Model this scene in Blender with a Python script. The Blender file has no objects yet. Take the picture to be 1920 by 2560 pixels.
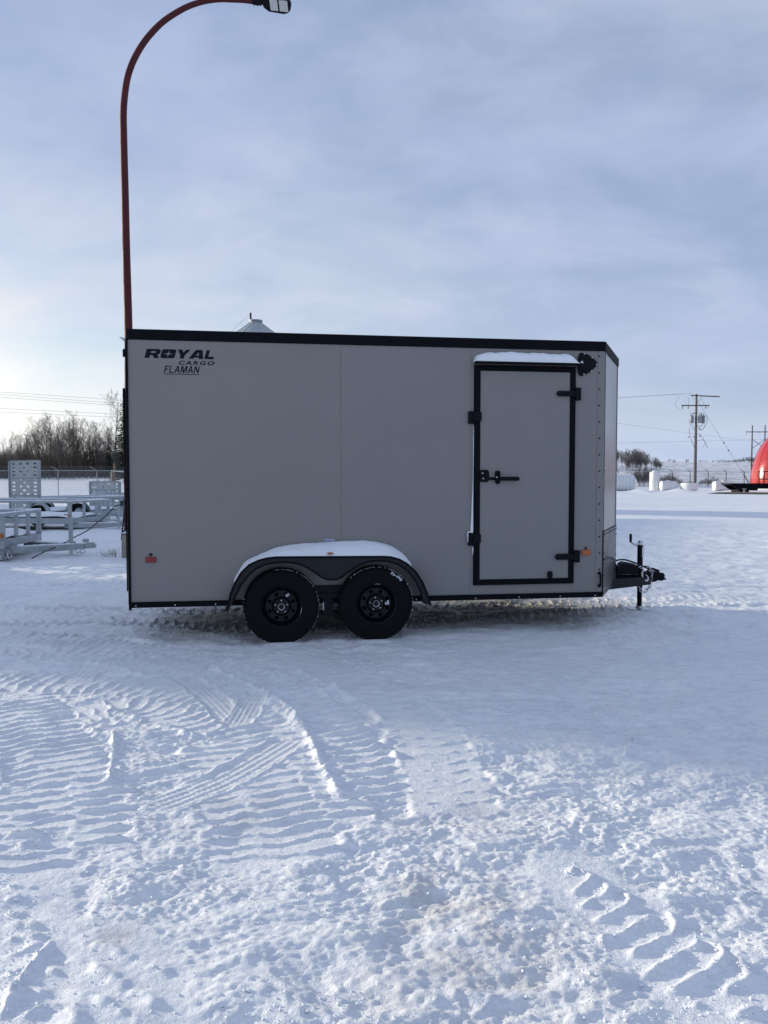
import bpy, bmesh, math, random
import numpy as np
from mathutils import Vector, Matrix
R = math.radians
random.seed(7)
sc = bpy.context.scene
col = sc.collection

# ------------------------------------------------------------------ camera
F = 1924.0; PITCH = R(2.52); CH = 1.51
cp, sp = math.cos(PITCH), math.sin(PITCH)
def ray(px, py):
    X = (px-960)/F; Y = (1280-py)/F
    return Vector((X, cp+Y*sp, -sp+Y*cp))
def at(px, py, Y):
    d = ray(px, py); t = Y/d.y
    return Vector((d.x*t, Y, CH+d.z*t))
def G(px, py, z=0.0):
    d = ray(px, py); t = (z-CH)/d.z
    return Vector((d.x*t, d.y*t, z))
cam_d = bpy.data.cameras.new('camera'); cam = bpy.data.objects.new('camera', cam_d)
col.objects.link(cam); sc.camera = cam
cam_d.sensor_width = 36; cam_d.lens = F/2560*36; cam_d.clip_end = 5000; cam_d.clip_start = .05
cam.location = (0, 0, CH); cam.rotation_euler = (R(90)-PITCH, 0, 0)

# ------------------------------------------------------------------ world
SUN_EL = R(12); SUN_AZ = math.atan2(-.915, .403)
sdir = Vector((math.sin(SUN_AZ)*math.cos(SUN_EL), math.cos(SUN_AZ)*math.cos(SUN_EL), math.sin(SUN_EL)))
w = bpy.data.worlds.new("World"); sc.world = w; w.use_nodes = True
nt = w.node_tree; N = nt.nodes; L = nt.links; N.clear()
out = N.new('ShaderNodeOutputWorld'); bg1 = N.new('ShaderNodeBackground'); bg2 = N.new('ShaderNodeBackground')
mix = N.new('ShaderNodeMixShader')
sky = N.new('ShaderNodeTexSky'); sky.sky_type = 'NISHITA'; sky.sun_disc = False
sky.sun_elevation = SUN_EL; sky.sun_rotation = SUN_AZ; sky.air_density = 1.0; sky.dust_density = .6; sky.ozone_density = 2.5
L.new(sky.outputs[0], bg1.inputs[0]); bg1.inputs[1].default_value = .15
tc = N.new('ShaderNodeTexCoord'); sep = N.new('ShaderNodeSeparateXYZ'); L.new(tc.outputs['Generated'], sep.inputs[0])
def wm(op, a, b=None, c=None, clamp=False):
    n = N.new('ShaderNodeMath'); n.operation = op; n.use_clamp = clamp
    for i, v in enumerate((a, b, c)):
        if v is None: continue
        if isinstance(v, (int, float)): n.inputs[i].default_value = v
        else: L.new(v, n.inputs[i])
    return n.outputs[0]
zz = wm('ADD', wm('MAXIMUM', sep.outputs[2], 0), .34)
cx = wm('DIVIDE', sep.outputs[0], zz); cy = wm('DIVIDE', sep.outputs[1], zz)
cmb = N.new('ShaderNodeCombineXYZ'); L.new(cx, cmb.inputs[0]); L.new(cy, cmb.inputs[1])
def wnoise(scale, loc, sc_, det=6, rough=.55, rot=0, dist=0.3):
    mp = N.new('ShaderNodeMapping'); mp.inputs['Location'].default_value = loc; mp.inputs['Scale'].default_value = sc_
    mp.inputs['Rotation'].default_value = (0, 0, rot)
    L.new(cmb.outputs[0], mp.inputs[0])
    n = N.new('ShaderNodeTexNoise'); n.inputs['Scale'].default_value = scale; n.inputs['Detail'].default_value = det
    n.inputs['Roughness'].default_value = rough; n.inputs['Distortion'].default_value = dist
    L.new(mp.outputs[0], n.inputs[0]); return n.outputs[0]
n1 = wnoise(2.5, (3.1, 1.7, 0), (.8, 1.15, 1), 9, .56, .5, .45)
n2 = wnoise(2.3, (8.3, 4.4, 0), (.75, 1.25, 1), 10, .57, -.35, .4)
def ramp(v, pts):
    r = N.new('ShaderNodeValToRGB'); L.new(v, r.inputs[0])
    while len(r.color_ramp.elements) < len(pts): r.color_ramp.elements.new(.5)
    for e, (p, c) in zip(r.color_ramp.elements, pts): e.position = p; e.color = (*c, 1)
    return r
mask = ramp(n1, [(.38, (.60,)*3), (.60, (.98,)*3)])
colr = ramp(n2, [(.36, (.385, .47, .695)), (.50, (.435, .515, .725)), (.64, (.495, .57, .75))])
# clouds thin out and brighten towards the low sun
dn = N.new('ShaderNodeVectorMath'); dn.operation = 'DOT_PRODUCT'; L.new(tc.outputs['Generated'], dn.inputs[0])
dn.inputs[1].default_value = Vector((sdir.x, sdir.y, .10)).normalized()
glow = wm('POWER', wm('MULTIPLY_ADD', dn.outputs['Value'], .5, .5, clamp=True), 5.5)
lowb = wm('SUBTRACT', 1.0, wm('MULTIPLY', sep.outputs[2], 1.9), clamp=True)
lowb = wm('POWER', wm('MAXIMUM', lowb, 0), 2.2)
glow = wm('MULTIPLY', glow, lowb)
addc = N.new('ShaderNodeMix'); addc.data_type = 'RGBA'; addc.blend_type = 'MIX'
L.new(wm('MULTIPLY', glow, 2.6, clamp=True), addc.inputs[0])
L.new(colr.outputs[0], addc.inputs[6]); addc.inputs[7].default_value = (1.25, 1.20, 1.10, 1)
# pale strip just above the horizon
hz = wm('POWER', wm('SUBTRACT', 1.0, wm('ABSOLUTE', sep.outputs[2]), clamp=True), 9.0)
addh = N.new('ShaderNodeMix'); addh.data_type = 'RGBA'; L.new(wm('MULTIPLY', hz, .5), addh.inputs[0])
L.new(addc.outputs[2], addh.inputs[6]); addh.inputs[7].default_value = (.58, .68, .84, 1)
L.new(addh.outputs[2], bg2.inputs[0]); bg2.inputs[1].default_value = 1.0
L.new(wm('MAXIMUM', mask.outputs[0], wm('MULTIPLY', wm('POWER', wm('SUBTRACT', 1.0, wm('MAXIMUM', sep.outputs[2], 0)), 5.0), 1.25), clamp=True), mix.inputs[0]); L.new(bg1.outputs[0], mix.inputs[1]); L.new(bg2.outputs[0], mix.inputs[2])
L.new(mix.outputs[0], out.inputs[0])
sun_d = bpy.data.lights.new('sun', 'SUN'); sun = bpy.data.objects.new('sun', sun_d); col.objects.link(sun)
sun_d.energy = 4.7; sun_d.angle = R(1.2); sun_d.color = (1, .90, .74)
sun.rotation_euler = (-sdir).to_track_quat('-Z', 'Y').to_euler()
sc.view_settings.view_transform = 'Standard'; sc.view_settings.look = 'None'
sc.view_settings.exposure = 0.06; sc.view_settings.gamma = 1; sc.view_settings.use_curve_mapping = False

# ------------------------------------------------------------------ materials
MATS = {}
def mat(name, color, rough=.6, metal=0, var=0, vscale=4, bump=0, bscale=60, spec=.5, coat=0, vcol=None, stretch=(1, 1, 1), wear=0, wearcol=(.5, .5, .5)):
    if name in MATS: return MATS[name]
    m = bpy.data.materials.new(name); m.use_nodes = True; t = m.node_tree; b = t.nodes['Principled BSDF']
    b.inputs['Base Color'].default_value = (*color, 1); b.inputs['Roughness'].default_value = rough
    b.inputs['Metallic'].default_value = metal; b.inputs['Specular IOR Level'].default_value = spec
    b.inputs['Coat Weight'].default_value = coat
    tcn = t.nodes.new('ShaderNodeTexCoord'); mp = t.nodes.new('ShaderNodeMapping'); mp.inputs['Scale'].default_value = stretch
    t.links.new(tcn.outputs['Object'], mp.inputs[0])
    last = None
    if var:
        n = t.nodes.new('ShaderNodeTexNoise'); n.inputs['Scale'].default_value = vscale; n.inputs['Detail'].default_value = 6
        t.links.new(mp.outputs[0], n.inputs[0])
        r = t.nodes.new('ShaderNodeValToRGB'); t.links.new(n.outputs[0], r.inputs[0])
        c2 = vcol or tuple(min(1, c*(1+var)) for c in color); c1 = tuple(c*(1-var) for c in color)
        r.color_ramp.elements[0].position = .3; r.color_ramp.elements[1].position = .7
        r.color_ramp.elements[0].color = (*c1, 1); r.color_ramp.elements[1].color = (*c2, 1)
        last = r.outputs[0]
        r2 = t.nodes.new('ShaderNodeMapRange'); t.links.new(n.outputs[0], r2.inputs[0])
        r2.inputs[1].default_value = .3; r2.inputs[2].default_value = .7
        r2.inputs[3].default_value = max(0, rough-.07); r2.inputs[4].default_value = min(1, rough+.09)
        t.links.new(r2.outputs[0], b.inputs['Roughness'])
    if wear:
        n = t.nodes.new('ShaderNodeTexNoise'); n.inputs['Scale'].default_value = vscale*3.3; n.inputs['Detail'].default_value = 8
        n.inputs['Roughness'].default_value = .7; t.links.new(mp.outputs[0], n.inputs[0])
        r = t.nodes.new('ShaderNodeValToRGB'); t.links.new(n.outputs[0], r.inputs[0])
        r.color_ramp.elements[0].position = .66-wear*.2; r.color_ramp.elements[1].position = .70-wear*.2
        r.color_ramp.elements[0].color = (0, 0, 0, 1); r.color_ramp.elements[1].color = (1, 1, 1, 1)
        mx = t.nodes.new('ShaderNodeMix'); mx.data_type = 'RGBA'; t.links.new(r.outputs[0], mx.inputs[0])
        if last: t.links.new(last, mx.inputs[6])
        else: mx.inputs[6].default_value = (*color, 1)
        mx.inputs[7].default_value = (*wearcol, 1); last = mx.outputs[2]
    if last: t.links.new(last, b.inputs['Base Color'])
    if bump:
        n = t.nodes.new('ShaderNodeTexNoise'); n.inputs['Scale'].default_value = bscale; n.inputs['Detail'].default_value = 5
        t.links.new(mp.outputs[0], n.inputs[0])
        bp = t.nodes.new('ShaderNodeBump'); bp.inputs['Strength'].default_value = bump; bp.inputs['Distance'].default_value = .01
        t.links.new(n.outputs[0], bp.inputs['Height']); t.links.new(bp.outputs[0], b.inputs['Normal'])
    MATS[name] = m; return m
def M(k): return MATS[k]
mat('pewter_paint', (.222, .214, .209), .36, .0, .04, 1.1, .25, 1.4, .45)
mat('nose_paint', (.21, .208, .208), .26, .5, .02, .6)
mat('black_trim', (.0035, .004, .0075), .62, 0, .3, 9, .05, 40, .10)
mat('black_plastic', (.0045, .0055, .009), .6, 0, .25, 12, .1, 60, .14)
mat('seam', (.185, .180, .176), .5)
mat('decal', (.006, .010, .022), .6, spec=.1)
mat('rubber', (.0035, .004, .0052), .85, 0, .35, 14, .2, 120, .2)
mat('rim_black', (.004, .005, .008), .38, 0, .2, 8, spec=.25)
mat('zinc', (.55, .56, .57), .35, .9, .2, 30)
mat('frame_steel', (.010, .011, .015), .55, .0, .3, 10, .1, 50, .2)
mat('galv', (.34, .37, .39), .5, .3, .22, 3.5, .1, 30, wear=.12, wearcol=(.42, .45, .48))
mat('alu', (.46, .49, .50), .42, .45, .15, 5, .06, 40)
mat('red_pole', (.075, .0125, .016), .6, 0, .25, 3, .15, 25, .25, wear=.2, wearcol=(.03, .011, .014))
mat('concrete', (.30, .27, .22), .9, 0, .2, 6, .5, 35)
mat('white_paint', (.72, .74, .76), .5, 0, .1, 2, .1, 6)
mat('bin_steel', (.42, .46, .46), .5, .3, .12, 1.2, .1, 8)
mat('poly_white', (.74, .76, .76), .45, 0, .07, 1.1, .1, 5, wear=.05, wearcol=(.55, .56, .55))
mat('red_gloss', (.42, .016, .014), .16, 0, .08, .8, .06, 1.5, .6, .6)
mat('amber', (.42, .11, .02), .3, 0, .1, 20, spec=.6)
mat('red_lens', (.20, .006, .010), .3, 0, .1, 20, spec=.6)
mat('sticker_white', (.70, .72, .74), .5)
mat('sticker_blue', (.03, .14, .42), .4)
mat('led_white', (.60, .60, .56), .3)
mat('bark', (.052, .040, .032), .9, 0, .3, 3, .3, 12)
mat('bark_pale', (.11, .10, .09), .85, 0, .35, 5, .3, 12, wear=.15, wearcol=(.05, .045, .04))
mat('far_bark', (.105, .095, .095), .9, 0, .3, 1)
mat('needle', (.018, .028, .022), .85, 0, .4, 3)
mat('dry_grass', (.20, .165, .11), .8, 0, .3, 6)
mat('pole_wood', (.135, .125, .115), .85, 0, .25, 4, .4, 20, stretch=(6, 6, .5))
mat('dark_wood', (.07, .05, .042), .85, 0, .25, 4, .3, 20)
mat('tan_wood', (.17, .125, .09), .85, 0, .25, 4, .3, 20)
mat('transformer', (.28, .31, .33), .5, .2, .1, 4)
mat('wire', (.03, .032, .036), .6)
mat('cable', (.008, .012, .022), .5)
mat('deck_wood', (.12, .09, .065), .85, 0, .3, 5, .3, 20)
mat('blocker_clad', (.40, .42, .44), .45, .3, .1, 2)
mat('dirt', (.085, .068, .05), .95, 0, .4, 1.5, .6, 6)
def diamond_mat(name, color, rough, metal, s=34.0, strength=.8, ax=(0, 2)):
    m = mat(name, color, rough, metal, .2, 6); t = m.node_tree; b = t.nodes['Principled BSDF']
    tcn = t.nodes.new('ShaderNodeTexCoord'); se = t.nodes.new('ShaderNodeSeparateXYZ'); t.links.new(tcn.outputs['Object'], se.inputs[0])
    def mt(op, a, b_=None):
        n = t.nodes.new('ShaderNodeMath'); n.operation = op
        for i, v in enumerate((a, b_)):
            if v is None: continue
            if isinstance(v, (int, float)): n.inputs[i].default_value = v
            else: t.links.new(v, n.inputs[i])
        return n.outputs[0]
    u = mt('MULTIPLY', mt('ADD', se.outputs[ax[0]], se.outputs[2]), s); v = mt('MULTIPLY', mt('SUBTRACT', se.outputs[ax[0]], se.outputs[2]), s)
    su = mt('ABSOLUTE', mt('SINE', u)); sv = mt('ABSOLUTE', mt('SINE', v))
    h = mt('MAXIMUM', mt('MULTIPLY', mt('POWER', su, 8), mt('GREATER_THAN', mt('SINE', mt('MULTIPLY', v, .5)), .1)),
           mt('MULTIPLY', mt('POWER', sv, 8), mt('LESS_THAN', mt('SINE', mt('MULTIPLY', v, .5)), -.1)))
    bp = t.nodes.new('ShaderNodeBump'); bp.inputs['Strength'].default_value = strength; bp.inputs['Distance'].default_value = .004
    t.links.new(h, bp.inputs['Height']); t.links.new(bp.outputs[0], b.inputs['Normal'])
    return m
diamond_mat('diamond_black', (.007, .008, .012), .5, .15, 170)
diamond_mat('diamond_alu', (.075, .08, .09), .34, .6, 190, .5)

def snow_material():
    m = bpy.data.materials.new('snow'); m.use_nodes = True; t = m.node_tree; b = t.nodes['Principled BSDF']
    def nz(scale, det, vec, rough=.55):
        n = t.nodes.new('ShaderNodeTexNoise'); n.inputs['Scale'].default_value = scale; n.inputs['Detail'].default_value = det
        n.inputs['Roughness'].default_value = rough; t.links.new(vec, n.inputs[0]); return n.outputs[0]
    geo = t.nodes.new('ShaderNodeNewGeometry'); pos = geo.outputs['Position']
    def cr(v, p0, p1, c0=(0, 0, 0), c1=(1, 1, 1)):
        r = t.nodes.new('ShaderNodeValToRGB'); t.links.new(v, r.inputs[0]); e = r.color_ramp.elements
        e[0].position = p0; e[1].position = p1; e[0].color = (*c0, 1); e[1].color = (*c1, 1); return r.outputs[0]
    def mixc(fac, a, c, k=1.0):
        x = t.nodes.new('ShaderNodeMix'); x.data_type = 'RGBA'
        mm = t.nodes.new('ShaderNodeMath'); mm.operation = 'MULTIPLY'; mm.inputs[1].default_value = k; t.links.new(fac, mm.inputs[0])
        t.links.new(mm.outputs[0], x.inputs[0]); t.links.new(a, x.inputs[6]); x.inputs[7].default_value = (*c, 1); return x.outputs[2]
    base = cr(nz(1.3, 5, pos), .3, .7, (.79, .82, .835), (.87, .89, .89))
    # hard-packed, slightly glassy grey patches
    c = mixc(cr(nz(.85, 7, pos, .62), .52, .68), base, (.66, .69, .75), .5)
    ms = t.nodes.new('ShaderNodeMapping'); ms.inputs['Scale'].default_value = (1, 1.7, 1); ms.inputs['Rotation'].default_value = (0, 0, .35); t.links.new(pos, ms.inputs[0])
    c = mixc(cr(nz(7.5, 9, ms.outputs[0], .68), .47, .60), c, (.63, .66, .72), .50)
    c = mixc(cr(nz(26, 6, ms.outputs[0], .6), .56, .66), c, (.93, .94, .95), .6)
    # sanded / dirty stains, located where the yard has them
    def spot(x, y, rad, k, c_in, colr_):
        d = t.nodes.new('ShaderNodeVectorMath'); d.operation = 'DISTANCE'; t.links.new(pos, d.inputs[0]); d.inputs[1].default_value = (x, y, 0)
        mr = t.nodes.new('ShaderNodeMapRange'); t.links.new(d.outputs['Value'], mr.inputs[0])
        mr.inputs[1].default_value = rad; mr.inputs[2].default_value = 0; mr.inputs[3].default_value = 0; mr.inputs[4].default_value = 1
        n = cr(nz(5.0, 8, pos, .7), .40, .62); mm = t.nodes.new('ShaderNodeMath'); mm.operation = 'MULTIPLY'
        t.links.new(n, mm.inputs[0]); t.links.new(mr.outputs[0], mm.inputs[1]); return mixc(mm.outputs[0], c_in, colr_, k)
    for (px, py, rad, k) in ((1115, 2245, .34, .75), (1240, 2400, .45, .6), (1180, 2040, .5, .35), (600, 2030, .4, .3), (280, 2330, .12, .8), (960, 2480, .4, .3)):
        g = G(px, py); c = spot(g.x, g.y, rad, k, c, (.46, .43, .40))
    # shade beneath the cargo trailer, painted into the snow colour as dark grey
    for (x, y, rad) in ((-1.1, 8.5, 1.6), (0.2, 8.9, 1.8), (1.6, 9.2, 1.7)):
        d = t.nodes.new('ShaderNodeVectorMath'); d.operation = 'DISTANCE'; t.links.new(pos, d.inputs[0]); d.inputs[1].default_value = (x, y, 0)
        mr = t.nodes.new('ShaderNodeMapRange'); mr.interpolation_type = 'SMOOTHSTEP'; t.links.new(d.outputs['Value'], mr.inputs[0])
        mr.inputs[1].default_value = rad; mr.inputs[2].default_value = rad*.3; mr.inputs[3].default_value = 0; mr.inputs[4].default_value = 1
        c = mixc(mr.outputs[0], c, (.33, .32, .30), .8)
    # little grit specks
    c = mixc(cr(nz(55, 2, pos), .755, .775), c, (.12, .10, .08), .9)
    # stubble showing through on the fields beyond the fence
    sepg = t.nodes.new('ShaderNodeSeparateXYZ'); t.links.new(pos, sepg.inputs[0])
    mp = t.nodes.new('ShaderNodeMapping'); mp.inputs['Scale'].default_value = (.05, .016, 0); t.links.new(pos, mp.inputs[0])
    st = cr(nz(6, 9, mp.outputs[0], .75), .44, .60)
    mr = t.nodes.new('ShaderNodeMapRange'); t.links.new(sepg.outputs[1], mr.inputs[0]); mr.inputs[1].default_value = 108; mr.inputs[2].default_value = 125
    mm = t.nodes.new('ShaderNodeMath'); mm.operation = 'MULTIPLY'; t.links.new(st, mm.inputs[0]); t.links.new(mr.outputs[0], mm.inputs[1])
    c = mixc(mm.outputs[0], c, (.26, .24, .23), .8)
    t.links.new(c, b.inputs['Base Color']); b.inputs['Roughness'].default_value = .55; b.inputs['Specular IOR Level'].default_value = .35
    h1 = nz(46, 7, pos, .65); h2 = nz(170, 3, pos)
    ad = t.nodes.new('ShaderNodeMath'); ad.operation = 'MULTIPLY_ADD'; t.links.new(h2, ad.inputs[0]); ad.inputs[1].default_value = .28; t.links.new(h1, ad.inputs[2])
    bp = t.nodes.new('ShaderNodeBump'); bp.inputs['Strength'].default_value = .42; bp.inputs['Distance'].default_value = .016
    t.links.new(ad.outputs[0], bp.inputs['Height']); t.links.new(bp.outputs[0], b.inputs['Normal'])
    MATS['snow'] = m
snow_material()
mat('snow_cap', (.84, .87, .90), .65, 0, .04, 3, .5, 45, .3)

# ------------------------------------------------------------------ mesh helpers
class MB:
    def __init__(s): s.v = []; s.f = []
    def add(s, vs, fs):
        o = len(s.v); s.v += [tuple(v) for v in vs]; s.f += [tuple(i+o for i in f) for f in fs]; return s
    def box(s, x0, x1, y0, y1, z0, z1, mtx=None):
        vs = [Vector(p) for p in ((x0,y0,z0),(x1,y0,z0),(x1,y1,z0),(x0,y1,z0),(x0,y0,z1),(x1,y0,z1),(x1,y1,z1),(x0,y1,z1))]
        if mtx: vs = [mtx@v for v in vs]
        return s.add(vs, [(0,3,2,1),(4,5,6,7),(0,1,5,4),(1,2,6,5),(2,3,7,6),(3,0,4,7)])
    def prism(s, pts, y0, y1):      # pts (x,z) polygon, extruded along y
        n = len(pts)
        vs = [(p[0], y0, p[1]) for p in pts]+[(p[0], y1, p[1]) for p in pts]
        fs = [tuple(range(n)), tuple(range(2*n-1, n-1, -1))]
        fs += [(i, i+n, (i+1) % n+n, (i+1) % n) for i in range(n)]
        return s.add(vs, fs)
    def hull(s, bot, top):          # two rings of 3D points
        n = len(bot)
        return s.add(list(bot)+list(top), [tuple(range(n-1, -1, -1)), tuple(range(n, 2*n))]+[(i, (i+1) % n, (i+1) % n+n, i+n) for i in range(n)])
    def tube(s, pts, r, n=8, cap=True, closed=False):
        pts = [Vector(p) for p in pts]; m = len(pts); rr = r if isinstance(r, (list, tuple)) else [r]*m
        up = None; rings = []
        for i, p in enumerate(pts):
            a = pts[i-1] if (i or closed) else p; b = pts[(i+1) % m] if (i < m-1 or closed) else p
            t = (b-a).normalized()
            if up is None: up = t.orthogonal().normalized()
            up = (up-t*up.dot(t)); up = up.normalized() if up.length > 1e-6 else t.orthogonal().normalized()
            sd = t.cross(up); rings.append([p+(up*math.cos(2*math.pi*k/n)+sd*math.sin(2*math.pi*k/n))*rr[i] for k in range(n)])
        vs = [v for g in rings for v in g]; fs = []
        for i in range(m if closed else m-1):
            j = (i+1) % m
            for k in range(n): fs.append((i*n+k, i*n+(k+1) % n, j*n+(k+1) % n, j*n+k))
        if cap and not closed: fs += [tuple(range(n-1, -1, -1)), tuple(range((m-1)*n, m*n))]
        return s.add(vs, fs)
    def cyl(s, p0, p1, r, n=16, r1=None): return s.tube([p0, p1], [r, r if r1 is None else r1], n)
    def lathe(s, prof, c, axis='z', n=32, a0=0, a1=2*math.pi):   # prof (r,h)
        c = Vector(c); full = abs(a1-a0-2*math.pi) < 1e-6; m = len(prof); vs = []; fs = []
        nn = n if full else n+1
        for i in range(nn):
            a = a0+(a1-a0)*i/n
            for (r, h) in prof:
                u, v = r*math.cos(a), r*math.sin(a)
                vs.append(c+Vector((u, v, h) if axis == 'z' else (u, h, v) if axis == 'y' else (h, u, v)))
        for i in range(n):
            j = (i+1) % nn
            for k in range(m-1): fs.append((i*m+k, j*m+k, j*m+k+1, i*m+k+1))
        return s.add(vs, fs)
    def build(s, name, m, parent=None, smooth=False, bevel=0, loc=None):
        me = bpy.data.meshes.new(name); me.from_pydata([tuple(v) for v in s.v], [], s.f); me.update()
        bm = bmesh.new(); bm.from_mesh(me); bmesh.ops.recalc_face_normals(bm, faces=bm.faces); bm.to_mesh(me); bm.free()
        return link(name, me, m, parent, smooth, bevel, loc)
def link(name, me, m, parent=None, smooth=False, bevel=0, loc=None):
    me.name = name; me.materials.clear(); me.materials.append(M(m) if isinstance(m, str) else m)
    o = bpy.data.objects.new(name, me); col.objects.link(o)
    if parent: o.parent = parent
    if loc: o.location = loc
    if smooth:
        me.polygons.foreach_set('use_smooth', [True]*len(me.polygons))
        if smooth != 'all': me.set_sharp_from_angle(angle=R(38))
    if bevel:
        b = o.modifiers.new('bevel', 'BEVEL'); b.width = bevel; b.segments = 2; b.limit_method = 'ANGLE'; b.angle_limit = R(40)
    return o
def tag(o, label, cat, group=None, kind=None):
    if label: o['label'] = label
    if cat: o['category'] = cat
    if group: o['group'] = group
    if kind: o['kind'] = kind
    return o
def empty(name, loc, rz=0, label=None, cat=None, group=None):
    o = bpy.data.objects.new(name, None); col.objects.link(o); o.location = loc; o.rotation_euler = (0, 0, rz)
    o.empty_display_size = .1
    return tag(o, label, cat, group)
def copy_tree(o, parent=None):
    c = o.copy(); col.objects.link(c)
    if parent: c.parent = parent
    for ch in list(o.children): copy_tree(ch, c)
    return c
def flat(loops, th):
    """2D loops (holes allowed) filled and thickened; returns mesh lying in XY, thickness +-th/2 in Z"""
    cu = bpy.data.curves.new('shape', 'CURVE'); cu.dimensions = '2D'; cu.fill_mode = 'BOTH'; cu.extrude = th/2
    for lp in loops:
        s = cu.splines.new('POLY'); s.points.add(len(lp)-1); s.use_cyclic_u = True
        for p, q in zip(s.points, lp): p.co = (q[0], q[1], 0, 1)
    o = bpy.data.objects.new('shape', cu); col.objects.link(o)
    dg = bpy.context.evaluated_depsgraph_get(); me = bpy.data.meshes.new_from_object(o.evaluated_get(dg))
    bpy.data.objects.remove(o); bpy.data.curves.remove(cu); return me
def upright(me, b):      # XY shape -> XZ plane, facing -y, at y=b
    me.transform(Matrix(((1,0,0,0),(0,0,1,b),(0,1,0,0),(0,0,0,1))));
    bm = bmesh.new(); bm.from_mesh(me); bmesh.ops.recalc_face_normals(bm, faces=bm.faces); bm.to_mesh(me); bm.free()
    return me
def circ(cx, cy, r, n=24, a0=0): return [(cx+r*math.cos(a0+2*math.pi*i/n), cy+r*math.sin(a0+2*math.pi*i/n)) for i in range(n)]
def spline(pts, sub=6):
    P = [Vector(p) for p in pts]; o = []
    for i in range(len(P)-1):
        p0 = P[max(i-1, 0)]; p1 = P[i]; p2 = P[i+1]; p3 = P[min(i+2, len(P)-1)]
        for k in range(sub):
            t = k/sub; o.append(.5*((2*p1)+(p2-p0)*t+(2*p0-5*p1+4*p2-p3)*t*t+(3*p1-p0-3*p2+p3)*t**3))
    return o+[P[-1]]

# ------------------------------------------------------------------ noise + terrain
def gnoise(x, y, seed=0):
    xi = np.floor(x).astype(np.int64); yi = np.floor(y).astype(np.int64); xf = x-xi; yf = y-yi
    def g(ix, iy, fx, fy):
        h = (ix*374761393+iy*668265263+seed*1442695041) & 0x7fffffff
        h = ((h ^ (h >> 13))*1274126177) & 0x7fffffff
        a = (h ^ (h >> 16)).astype(np.float32)*(6.2831853/0x7fffffff)*97.0
        return np.cos(a)*fx+np.sin(a)*fy
    u = xf*xf*xf*(xf*(xf*6-15)+10); v = yf*yf*yf*(yf*(yf*6-15)+10)
    a = g(xi, yi, xf, yf); b = g(xi+1, yi, xf-1, yf); c = g(xi, yi+1, xf, yf-1); d = g(xi+1, yi+1, xf-1, yf-1)
    return ((a+(b-a)*u)+((c+(d-c)*u)-(a+(b-a)*u))*v)*1.5
def fbm(x, y, oct=4, seed=0, gain=.5):
    r = 0; a = 1.
    for i in range(oct): r = r+a*gnoise(x*2**i, y*2**i, seed+i*17); a *= gain
    return r
def sstep(a, b, x): t = np.clip((x-a)/(b-a), 0, 1); return t*t*(3-2*t)
def base_h(x, y):
    x = np.asarray(x, float); y = np.asarray(y, float)
    left = 1-sstep(-25, 5, x)
    hr = np.where(y > 110, .026*(np.minimum(y, 720)-110), 0)+.35*sstep(95, 112, y)
    hl = .030*np.clip(y-68, 0, 62)+.022*np.clip(y-130, 0, 590)
    h = hr*(1-left)+hl*left
    h = h+np.where(y > 100, 1, 0)*fbm(x/70, y/70, 3, 5)*np.clip((y-100)/200, 0, 1)*1.4
    h = h+.08*fbm(x/11, y/11, 3, 9)*sstep(9, 22, np.hypot(x, y))
    # ploughed berm across the yard, and a lower one in front of the tanks
    b = np.exp(-((y-44-.03*x)/1.3)**2)*.11*(1+.7*gnoise(x/7, y/5, 3))
    b = b+np.exp(-((y-83-.02*x)/1.6)**2)*.30*np.clip(.6+1.3*gnoise(x/2.2, y/2.2, 4), .1, 2)*sstep(10, 25, x)
    return h+b
def HZ(x, y): return float(base_h(np.array([x]), np.array([y]))[0])
def ground_at(px, Y):
    x = at(px, 1280, Y).x; return Vector((x, Y, HZ(x, Y)))

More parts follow.
